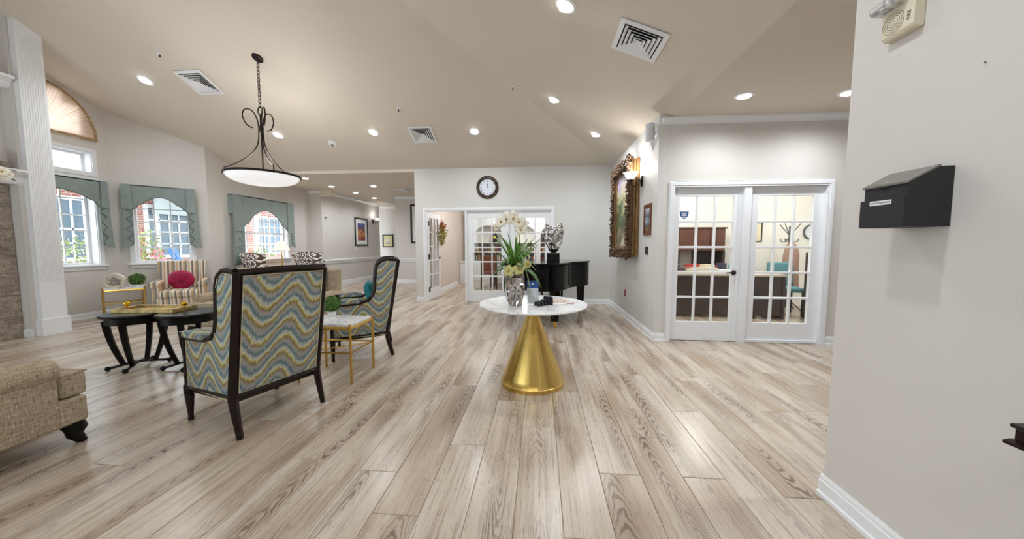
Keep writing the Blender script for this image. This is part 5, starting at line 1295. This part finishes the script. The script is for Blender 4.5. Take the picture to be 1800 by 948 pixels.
gl = thing('mantel_flowers', 'white flowers with green leaves hanging over the mantel edge', 'flowers', (-6.695, 3.70, 2.15))
fl_ = gl
blade([(0, 0, 0), (0.03, 0.05, 0.03), (0.05, 0.12, 0.035), (0.05, 0.17, 0.02)], 0.028, LEAF2); blade([(0, 0, 0), (0.03, 0.06, -0.05), (0.04, 0.12, -0.09), (0.04, 0.16, -0.10)], 0.03, LEAF2); blade([(0, 0, 0), (0.03, 0.02, 0.06), (0.04, 0.06, 0.09)], 0.025, LEAF2)
orchid((0.05, 0.03, 0.0), (1, -0.3, 0.2), 0.07, PET); orchid((0.05, 0.07, -0.035), (1, -0.1, 0.0), 0.06, PET)
# ================================================================== FLOWER SWAG ON THE OPEN DOOR
sg = thing('flower_swag', 'dried flower swag of orange and yellow hanging on the open door', 'wreath', (-2.40, 7.98, 1.58))
rn = random.Random(31)
for nm, cols, zc, hh, ww, cnt in (('orange_flowers', ((176, 84, 44), (222, 140, 88)), 0.10, 0.16, 0.15, 110), ('yellow_flowers', ((186, 158, 56), (230, 208, 120)), -0.14, 0.20, 0.14, 130), ('green_sprigs', ((140, 146, 60), (190, 190, 110)), -0.08, 0.26, 0.17, 110), ('dark_berries', ((50, 26, 26), (90, 50, 40)), 0.0, 0.24, 0.20, 14)):
    b = B()
    for i in range(cnt):
        a = rn.uniform(0, 2 * PI); q = rn.random() ** 0.5
        p = Vector((0.03 + rn.uniform(0, 0.15) * (1.2 - q), ww * q * math.cos(a), zc + hh * q * math.sin(a)))
        if nm == 'dark_berries': b.ball(tuple(p + Vector((0.03, 0, 0))), 0.014, 6); continue
        d = Vector((rn.uniform(0.2, 1), rn.gauss(0, .7), rn.gauss(0, .7))).normalized(); u = d.cross(Vector((rn.gauss(0, 1), rn.gauss(0, 1), 1))).normalized(); s = rn.uniform(0.022, 0.036)
        w = d.cross(u); k = 2.4 if nm == 'green_sprigs' else 1.0
        b.add([p - u * s * 0.5, p - w * s * k, p + u * s * 0.5, p + w * s * k + d * s], [(0, 1, 2, 3)])
    b.build(nm, leaf_mat(nm, *cols), sg)['kind'] = 'stuff'
# ================================================================== LIBRARY
def lamp_in(parent, loc, e, col=(0.98, 0.99, 1), size=0.3):
    ld = bpy.data.lights.new('lamp', 'POINT'); ld.energy = e; ld.color = col; ld.shadow_soft_size = size
    lo = bpy.data.objects.new('lamp', ld); COL.objects.link(lo); lo.parent = parent; lo.location = loc
def troffer(label, loc, w, d, e):
    t = thing('ceiling_panel_light', label, 'ceiling light', loc)
    B().ring_prism(rect(w / 2, d / 2), rect(w / 2 - .03, d / 2 - .03), -0.02, -0.001, 'xy').build('frame', WHITE, t)
    B().box(-w / 2 + .03, w / 2 - .03, -d / 2 + .03, d / 2 - .03, -0.014, -0.004).build('diffuser', emit('panel diffuser', (255, 250, 240), 4.0), t)
    lamp_in(t, (0, 0, -0.2), e, (0.97, 0.985, 1), 0.25)
troffer('square panel light on the library ceiling over the bookcases', (-0.6, 10.2, 2.6), 0.6, 1.2, 45)
troffer('square panel light on the library ceiling nearer the open door', (-1.5, 8.7, 2.6), 0.6, 0.6, 30)
troffer('panel light on the office ceiling over the desk', (2.7, 6.0, 2.6), 0.6, 1.2, 40)
troffer('panel light on the office ceiling over the coat stand', (4.7, 5.9, 2.6), 0.6, 1.2, 35)
BC = [(-2.25, -1.15), (-1.15, -0.05), (-0.05, 1.05)]
rb = random.Random(14)
cols = [(120, 40, 34), (46, 58, 92), (150, 110, 60), (70, 84, 60), (190, 160, 96), (90, 50, 70), (54, 44, 40), (204, 196, 180), (160, 84, 52)]
cname = ['dark red', 'navy blue', 'tan', 'moss green', 'golden', 'plum', 'dark brown', 'cream', 'rust']
ORD = ['first', 'second', 'third', 'fourth', 'fifth', 'sixth', 'seventh', 'eighth', 'ninth']
bookm = [mat('book cover %d' % i, c, 0.6) for i, c in enumerate(cols)]
for q, (xa, xb) in enumerate(BC):
    nmz = ('left', 'middle', 'right')[q]
    t = thing('bookcase', '%s white arched built-in bookcase at the back of the library' % nmz, 'bookcase', ((xa + xb) / 2, 11.49, 0), 0, 'arched library bookcases')
    w = (xb - xa) / 2 - 0.002; iw = w - 0.07
    ar = [(iw * math.cos(PI * i / 20), 1.55 + 0.34 * math.sin(PI * i / 20)) for i in range(21)]
    # front with an arched opening: two side stiles and an arch head
    B().box(-w, -iw, -0.34, -0.0, 0, 1.55).box(iw, w, -0.34, 0, 0, 1.55).build('side_stile', WHITE, t)
    hd = B(); top = 2.2
    for i in range(20):
        (x0_, z0_), (x1_, z1_) = ar[i], ar[i + 1]
        hd.add([(x0_, -.34, z0_), (x1_, -.34, z1_), (x1_, -.34, top), (x0_, -.34, top), (x0_, -.02, z0_), (x1_, -.02, z1_), (x1_, -.02, top), (x0_, -.02, top)], [(0, 1, 2, 3), (7, 6, 5, 4), (0, 4, 5, 1), (3, 2, 6, 7)])
    hd.box(-w, -iw, -0.34, 0, 1.55, top).box(iw, w, -0.34, 0, 1.55, top); hd.build('arch_head', WHITE, t)
    B().box(-w - 0.0, w + 0.0, -0.37, 0, top, top + 0.07).build('cornice', WHITE, t, bev=0.01)
    B().box(-iw, iw, -0.02, 0, 0.7, 1.95).build('back_board', mat('bookcase back', (214, 208, 200), 0.7), t)
    B().box(-w, w, -0.42, 0, 0.0, 0.68).build('base_cabinet', WHITE, t)
    for s in (-1, 1):
        o = B().box(min(0.01 * s, (w - .02) * s), max(0.01 * s, (w - .02) * s), -0.44, -0.42, 0.08, 0.64).build('cabinet_door', WHITE, t, bev=0.006)
        B().ball((s * 0.05, -0.45, 0.40), 0.014, 8).build('knob', BRASS, o, True)
    for z in (0.68, 1.0, 1.30): B().box(-iw, iw, -0.34, -0.02, z, z + 0.025).build('shelf', WHITE, t)
    for z in (0.705, 1.025):
        x = -iw + 0.02; seen = {}
        sh_ = 'lower' if z < 0.9 else 'upper'
        while x < iw - 0.06:
            bw = rb.uniform(0.026, 0.05); bh = rb.uniform(0.16, 0.24)
            if rb.random() < 0.16: x += 0.07; continue
            if z > 1.02 and abs(x) < 0.12 and q == 1: x += 0.1; continue
            ci = rb.randrange(len(cols)); seen[ci] = seen.get(ci, 0) + 1
            lab = '%s %s book from the left, %s shelf, %s library bookcase' % (ORD[seen[ci] - 1], cname[ci], sh_, nmz)
            tag(B().box(0, bw, -0.16, 0, 0, bh).build('book', bookm[ci], loc=((xa + xb) / 2 + x, 11.40, z + 0.0005)), lab, 'book', 'books on the %s shelf of the %s bookcase' % (sh_, nmz))
            x += bw + 0.002
ln = thing('lantern', 'black lantern with a gold globe on the library shelf', 'lantern', (-1.52, 11.32, 1.3255))
B().box(-0.09, 0.09, -0.06, 0.06, 0, 0.03).build('base', BLACKW, ln); B().prism([(0.10 * math.cos(PI * i / 16), 0.20 + 0.12 * math.sin(PI * i / 16)) for i in range(17)] + [(-0.10, 0.03), (0.10, 0.03)], 0.03, 0.05, 'xz').build('arched_back', BLACKW, ln); B().ball((0, -0.01, 0.17), 0.065, 16).build('gold_globe', GOLD, ln, True)
mc = thing('shelf_clock', 'dark oval table clock on the right library shelf', 'clock', (0.24, 11.32, 1.3255))
b = B(); b.lathe([(0.08, 0.0), (0.115, 0.0), (0.115, 0.03), (0.08, 0.03), (0.08, 0)], 28, sx=1.25); b.v = [(x, -z, 0.125 + y) for x, y, z in b.v]; b.build('case', BLACKW, mc, True)
b = B(); b.lathe([(0, 0.005), (0.082, 0.005), (0.082, 0.015), (0, 0.015)], 24, sx=1.25); b.v = [(x, -z, 0.125 + y) for x, y, z in b.v]; b.build('dial', mat('clock dial', (226, 230, 240), 0.5), mc)
B().box(-0.09, 0.09, -0.05, 0.03, 0, 0.02).build('foot', BLACKW, mc)
LEATH = mat('brown leather', (122, 66, 42), 0.4, var=0.15, vs=8); WALN = mat('dark walnut', (62, 40, 30), 0.4, var=0.2, vs=12)
def lib_chair(label, loc, rz):
    t = thing('dining_chair', label, 'chair', (loc[0], loc[1], 0), rz, 'wooden chairs at the library table')
    B().box(-0.23, 0.23, -0.22, 0.22, 0.42, 0.48).build('seat', LEATH, t, bev=0.02)
    for sx in (-1, 1):
        B().tube([(sx * 0.22, -0.25, 0), (sx * 0.21, -0.22, 0.45), (sx * 0.21, -0.27, 0.95)], [0.02, 0.022, 0.018], 4).build('rear_leg', WALN, t)
        B().tube([(sx * 0.21, 0.21, 0.42), (sx * 0.21, 0.21, 0)], [0.022, 0.016], 4).build('front_leg', WALN, t)
        B().tube([(sx * 0.21, -0.22, 0.2), (sx * 0.21, 0.2, 0.2)], 0.012, 6).build('stretcher', WALN, t)
    B().prism([(-0.27, 0.94), (-0.225, 0.94), (-0.195, 0.50), (-0.23, 0.50)], -0.20, 0.20, 'yz').build('backrest', LEATH, t, bev=0.01)
    return t
lib_chair('brown leather chair seen through the left library glass panel', (-1.45, 9.55), R(10))
lib_chair('brown leather chair seen through the panel behind the vase', (-0.75, 9.35), R(-25))
lib_chair('brown leather chair half hidden behind orchid and piano', (0.45, 9.5), R(60))
lb_ = thing('library_table', 'dark walnut table in the middle of the library', 'table', (-0.75, 10.25, 0))
B().box(-0.75, 0.75, -0.42, 0.42, 0.71, 0.75).build('table_top', WALN, lb_, bev=0.008)
for sx in (-1, 1):
    for sy in (-1, 1): B().tube([(sx * 0.68, sy * 0.36, 0.71), (sx * 0.68, sy * 0.36, 0)], [0.04, 0.028], 4).build('leg', WALN, lb_)
sc2 = thing('side_cabinet', 'low white cabinet beyond the open library door', 'cabinet', (-2.42, 10.85, 0))
B().box(-0.17, 0.12, -0.02, 0.28, 0.0, 0.68).build('body', WHITE, sc2); B().box(-0.175, 0.14, -0.05, 0.28, 0.68, 0.71).build('top', WHITE, sc2, bev=0.004); B().box(-0.15, 0.10, -0.032, -0.021, 0.08, 0.62).build('cabinet_door', WHITE, sc2, bev=0.006)
# ================================================================== OFFICE
OBR = mat('office cherry wood', (92, 58, 46), 0.4, var=0.15, vs=6); ODK = mat('office dark laminate', (66, 54, 52), 0.4, var=0.12, vs=6); OGR = mat('office grey metal', (96, 96, 98), 0.5); TEALC = mat('teal chair fabric', (92, 146, 156), 0.8)
ht = thing('office_hutch', 'brown wall hutch with doors at the back of the office', 'cabinet', (3.18, 6.98, 0))
B().box(-0.44, 0.44, 0.0, 0.30, 1.12, 1.56).build('upper_body', OBR, ht); 
for k in range(3): B().box(-0.43 + k * 0.29, -0.43 + k * 0.29 + 0.28, -0.018, -0.001, 1.13, 1.55).build('cabinet_door', OBR, ht, bev=0.004)
B().box(-0.47, 0.47, -0.03, 0.30, 1.56, 1.59).build('cornice', OBR, ht, bev=0.004)
for s in (-1, 1): B().box(s * 0.43 - 0.02, s * 0.43 + 0.02, 0.0, 0.30, 0.74, 1.12).build('side_panel', ODK, ht)
B().box(-0.05, 0.41, 0.27, 0.30, 0.74, 1.12).build('back_panel', ODK, ht); B().box(-0.44, 0.44, -0.1, 0.30, 0.0, 0.74).build('lower_body', OBR, ht)
def desk(label, loc, w, d, m):
    t = thing('desk', label, 'desk', (loc[0], loc[1], 0))
    B().box(-w / 2, w / 2, 0, d, 0.715, 0.75).build('desk_top', mat('pale desk top', (206, 196, 182), 0.35), t, bev=0.004)
    B().box(-w / 2 + 0.04, w / 2 - 0.04, 0.04, 0.06, 0.05, 0.715).build('modesty_panel', m, t)
    for s in (-1, 1): B().box(s * (w / 2 - 0.03) - 0.02, s * (w / 2 - 0.03) + 0.02, 0.02, d - 0.02, 0, 0.715).build('side_panel', m, t)
    return t
desk('dark front desk behind the left office glass door', (2.85, 5.98), 1.15, 0.6, ODK)
desk('small dark desk behind the right office glass panel', (3.82, 5.9), 0.5, 0.55, ODK)
ro = random.Random(6)
clut = [((226, 222, 214), 0.20, 0.16, 0.09), ((238, 234, 228), 0.22, 0.26, 0.10), ((150, 36, 44), 0.22, 0.18, 0.12), ((210, 196, 150), 0.20, 0.15, 0.06), ((60, 70, 90), 0.16, 0.14, 0.16), ((236, 236, 236), 0.24, 0.2, 0.06), ((196, 60, 60), 0.28, 0.14, 0.05), ((232, 220, 196), 0.18, 0.14, 0.05)]
zst = {}
words = ['cream paper stack', 'thick white paper stack', 'red folder', 'manila folder pile', 'dark blue binder', 'thin white paper stack', 'flat red booklet', 'cream notebook']
spot = [(2.80, 6.45), (2.92, 6.17), (3.08, 6.46), (2.64, 6.11), (3.30, 6.46), (3.19, 6.13), (2.80, 6.45), (2.92, 6.17)]
hs = [0, 0, 0, 0, 0, 0, 0.091, 0.101]
for (c, w, d, h), (x, y), z0, wd in zip(clut, spot, hs, words):
    tag(B().box(-w / 2, w / 2, -d / 2, d / 2, 0, h).build('paper_stack' if 'paper' in wd else 'folder', mat('desk ' + wd, c, 0.6), loc=(x, y, 0.7505 + z0), rz=R(ro.uniform(-25, 25))), '%s lying on the cluttered office desk' % wd, 'stationery')
bt = thing('spray_bottle', 'clear teal bottle on the right end of the cluttered office desk', 'bottle', (3.38, 6.30, 0.7505)); B().lathe([(0.03, 0), (0.034, 0.01), (0.034, 0.13), (0.014, 0.17), (0.012, 0.19)], 16).build('body', mat('teal bottle plastic', (70, 150, 156), 0.2), bt, True); B().lathe([(0.015, 0.19), (0.015, 0.22), (0, 0.22)], 12).build('cap', WHITEP, bt, True)
pr_ = thing('letter_tray', 'black wire letter tray on the left end of the office desk', 'letter tray', (2.42, 6.25, 0.7505))
for z in (0.0, 0.07, 0.14): B().box(-0.12, 0.12, -0.15, 0.15, z, z + 0.008).build('shelf', OGR, pr_)
for sx in (-1, 1):
    for sy in (-1, 1): B().tube([(sx * 0.115, sy * 0.14, 0), (sx * 0.115, sy * 0.14, 0.16)], 0.005, 6).build('post', OGR, pr_)
oc = thing('office_chair', 'teal upholstered chair in front of the coat stand', 'chair', (4.36, 6.40, 0), R(165))
B().box(-0.22, 0.22, -0.22, 0.22, 0.42, 0.50).build('seat', TEALC, oc, bev=0.025); B().prism([(-0.24, 0.52), (-0.18, 0.52), (-0.21, 0.92), (-0.27, 0.92)], -0.20, 0.20, 'yz').build('backrest', TEALC, oc, bev=0.02)
for sx in (-1, 1):
    B().tube([(sx * 0.20, -0.24, 0.0), (sx * 0.20, -0.22, 0.45), (sx * 0.20, -0.26, 0.75)], 0.014, 8).build('rear_leg', BLACKW, oc); B().tube([(sx * 0.20, 0.20, 0.44), (sx * 0.20, 0.20, 0.0)], 0.014, 8).build('front_leg', BLACKW, oc)
cs = thing('coat_stand', 'dark metal coat stand with curled hooks in the office', 'coat stand', (4.72, 6.86, 0))
B().tube([(0, 0, 0.04), (0, 0, 1.60)], 0.018, 10).build('pole', OGR, cs, True)
for k in range(4):
    a = R(30 + 90 * k); c_, s_ = math.cos(a), math.sin(a)
    B().tube([(0, 0, 1.42), (0.06 * c_, 0.06 * s_, 1.50), (0.13 * c_, 0.13 * s_, 1.58), (0.17 * c_, 0.17 * s_, 1.64)], 0.009, 6).build('upper_hook', OGR, cs, True)
    B().tube([(0, 0, 1.40), (0.07 * c_, 0.07 * s_, 1.30), (0.13 * c_, 0.13 * s_, 1.30), (0.15 * c_, 0.15 * s_, 1.36)], 0.008, 6).build('lower_hook', OGR, cs, True)
    B().tube([(0, 0, 0.22), (0.16 * c_, 0.16 * s_, 0.10), (0.28 * c_, 0.28 * s_, 0.0)], 0.013, 6).build('foot', OGR, cs, True)
ct2 = thing('hanging_coat', 'long beige coat hanging on the office coat stand', 'coat', (4.66, 6.79, 0))
b = B(); n = 24; vs = []; fs = []
rows = [(0.03, 1.30), (0.10, 1.22), (0.13, 1.05), (0.135, 0.8), (0.15, 0.5), (0.155, 0.42)]
for r_, z in rows:
    for i in range(n):
        a = 2 * PI * i / n; q = r_ * (1 + 0.16 * math.sin(5 * a + z * 3)); vs.append((q * math.cos(a), 0.5 * q * math.sin(a) - 0.07, z))
for k in range(len(rows) - 1):
    for i in range(n): fs.append((k * n + i, k * n + (i + 1) % n, (k + 1) * n + (i + 1) % n, (k + 1) * n + i))
b.add(vs, fs).build('cloth', mat('beige coat cloth', (166, 134, 120), 0.9), ct2, True)
ou = thing('shelf_tower', 'tall dark shelf tower at the right of the office', 'shelf', (4.60, 5.93, 0))
for s in (-1, 1): B().box(s * 0.13 - 0.012, s * 0.13 + 0.012, -0.15, 0.15, 0, 1.12).build('side_panel', ODK, ou)
for z in (0.0, 0.35, 0.7, 1.10): B().box(-0.118, 0.118, -0.15, 0.15, z, z + 0.02).build('shelf', ODK, ou)
B().box(-0.118, 0.118, 0.13, 0.15, 0.02, 1.10).build('back_panel', ODK, ou)
tag(B().box(-0.09, 0.09, -0.11, 0.11, 0, 0.05).build('paper_stack', WHITEP, loc=(4.60, 5.9, 0.7205)), 'white papers on the dark office shelf tower', 'stationery')
tag(B().box(-0.1, 0.1, -0.12, 0.10, 0, 0.29).build('storage_box', OGR, loc=(4.60, 5.92, 0.0205), bev=0.006), 'grey box on the bottom of the office shelf tower', 'box')
wall_frame('framed_print', 'pale framed print on the cream office wall', (4.36, 7.3, 1.505), 0, 0.26, 0.40, 0.02, 0.02, FR, mat('pale print', (232, 222, 190), 0.7, var=0.05), 0.0)
oc2 = thing('office_clock', 'round wall clock at the right of the office wall', 'clock', (5.42, 7.298, 1.50))
b = B(); b.lathe([(0.13, 0.0), (0.155, 0.0), (0.155, 0.03), (0.13, 0.03), (0.13, 0)], 32); b.v = [(x, -z, y) for x, y, z in b.v]; b.build('rim', OGR, oc2, True)
b = B(); b.lathe([(0, 0.004), (0.132, 0.004), (0.132, 0.012), (0, 0.012)], 32); b.v = [(x, -z, y) for x, y, z in b.v]; b.build('dial', mat('clock dial', (226, 230, 240), 0.5), oc2)
# ================================================================== COURTYARD OUTSIDE THE WINDOWS
gr = B().box(-22, -7.83, -2, 26, -0.4, -0.05).build('courtyard_ground', mat('pale paving', (206, 200, 190), 0.9, var=0.06, vs=2)); struct(gr, 'pale paved courtyard outside the windows', 'ground')
bd = thing('brick_building', 'red brick building with white windows across the courtyard', 'building', (-12.6, 0, 0))
B().box(-0.4, 0, 5.6, 19.5, -0.3, 3.0).build('brick_wall', BRICK, bd)
GB = mat('courtyard window glass', (104, 122, 136), 0.15)
for k, y in enumerate((6.6, 8.5, 10.6, 12.9, 14.9, 16.9)):
    z0, z1 = 0.9, 2.45
    f = B().box(0.0, 0.06, y - 0.72, y + 0.72, z0 - 0.1, z0).box(0, 0.06, y - 0.72, y + 0.72, z1, z1 + 0.1).box(0, 0.06, y - 0.72, y - 0.62, z0, z1).box(0, 0.06, y + 0.62, y + 0.72, z0, z1).build('window', WHITE, bd)
    B().box(0.005, 0.02, y - 0.62, y + 0.62, z0, z1).build('pane', GB, f)
    for q in (-0.31, 0, 0.31): B().box(0.02, 0.045, y + q - 0.02, y + q + 0.02, z0, z1).build('muntin', WHITE, f)
    for q in (0.39, 0.775, 1.16): B().box(0.02, 0.045, y - 0.62, y + 0.62, z0 + q - 0.02, z0 + q + 0.02).build('muntin', WHITE, f)
B().box(-0.5, 0.4, 5.6, 19.5, 2.86, 3.1).build('gutter', WHITE, bd)
cn = thing('courtyard_canopy', 'pale arched canopy on white posts across the courtyard', 'canopy', (-11.3, 10.75, -0.05), R(-8))
CNM = mat('pale canopy cloth', (196, 206, 208), 0.7)
B().prism([(1.0 * math.cos(PI * i / 24), 2.3 + 0.95 * math.sin(PI * i / 24)) for i in range(25)] + [(0.93 * math.cos(PI * i / 24), 2.3 + 0.88 * math.sin(PI * i / 24)) for i in range(24, -1, -1)], -0.9, 0.9, 'xz').build('arched_roof', CNM, cn)
for sx in (-1, 1):
    for sy in (-1, 1): B().tube([(sx * 0.96, sy * 0.85, 0), (sx * 0.96, sy * 0.85, 2.3)], 0.05, 8).build('post', WHITE, cn, True)
rp = random.Random(77)
def bush(label, loc, r, h, flower):
    t = thing('garden_shrub', label, 'shrub', loc, 0, 'flowering shrubs in the courtyard'); b = B(); f = B()
    for i in range(520):
        d = Vector((rp.gauss(0, 1), rp.gauss(0, 1), rp.gauss(0, 1))).normalized() * rp.random() ** 0.33
        p = Vector((d.x * r, d.y * r, h / 2 + d.z * h / 2)); u = Vector((rp.gauss(0, 1), rp.gauss(0, 1), rp.gauss(0, 1))).normalized(); w = u.cross(Vector((rp.gauss(0, 1), rp.gauss(0, 1), rp.gauss(0, 1)))).normalized(); s = 0.05
        tgt = f if (i % 9 == 0) else b
        tgt.add([p - u * s * 0.5, p + w * s, p + u * s * 0.5, p - w * s], [(0, 1, 2, 3)])
    b.build('foliage', leaf_mat('shrub green', (108, 132, 70), (196, 206, 140)), t)['kind'] = 'stuff'
    f.build('blossoms', flower, t)['kind'] = 'stuff'
PINK = mat('pink blossom', (226, 130, 140), 0.6); CRB = mat('cream blossom', (240, 230, 190), 0.6)
bush('flowering shrub outside the window beside the column', (-9.3, 6.15, -0.05), 0.5, 1.55, CRB)
bush('pale shrub lower outside the window beside the column', (-10.3, 7.2, -0.05), 0.5, 1.3, CRB)
bush('pink flowering shrub outside the window behind the striped armchair', (-9.0, 7.0, -0.05), 0.35, 1.75, PINK)
bush('low shrub outside the window behind the damask chairs', (-9.2, 10.6, -0.05), 0.5, 1.3, CRB)
for k, (x, y, c, nm) in enumerate([(-9.6, 8.3, (226, 110, 140), 'pink'), (-10.2, 9.2, (60, 120, 190), 'blue'), (-10.6, 8.2, (140, 196, 110), 'green')]):
    t = thing('garden_chair', '%s slatted garden chair outside the window behind the striped armchair' % nm, 'chair', (x, y, -0.05), R(-60), 'coloured garden chairs')
    m_ = mat('%s painted wood' % nm, c, 0.5)
    for q in range(5): B().prism([(-0.25, 0.45), (-0.22, 0.45), (-0.45, 1.25 - 0.04 * abs(q - 2)), (-0.48, 1.25 - 0.04 * abs(q - 2))], -0.25 + q * 0.1, -0.25 + q * 0.1 + 0.085, 'yz').build('back_slat', m_, t)
    B().box(-0.26, 0.26, -0.25, 0.3, 0.42, 0.45).build('seat', m_, t)
    for sx in (-1, 1):
        B().box(sx * 0.3 - 0.04, sx * 0.3 + 0.04, -0.3, 0.35, 0.62, 0.645).build('arm', m_, t); B().box(sx * 0.28 - 0.02, sx * 0.28 + 0.02, 0.25, 0.32, 0, 0.62).build('front_leg', m_, t); B().box(sx * 0.28 - 0.02, sx * 0.28 + 0.02, -0.3, -0.23, 0, 0.62).build('rear_leg', m_, t)
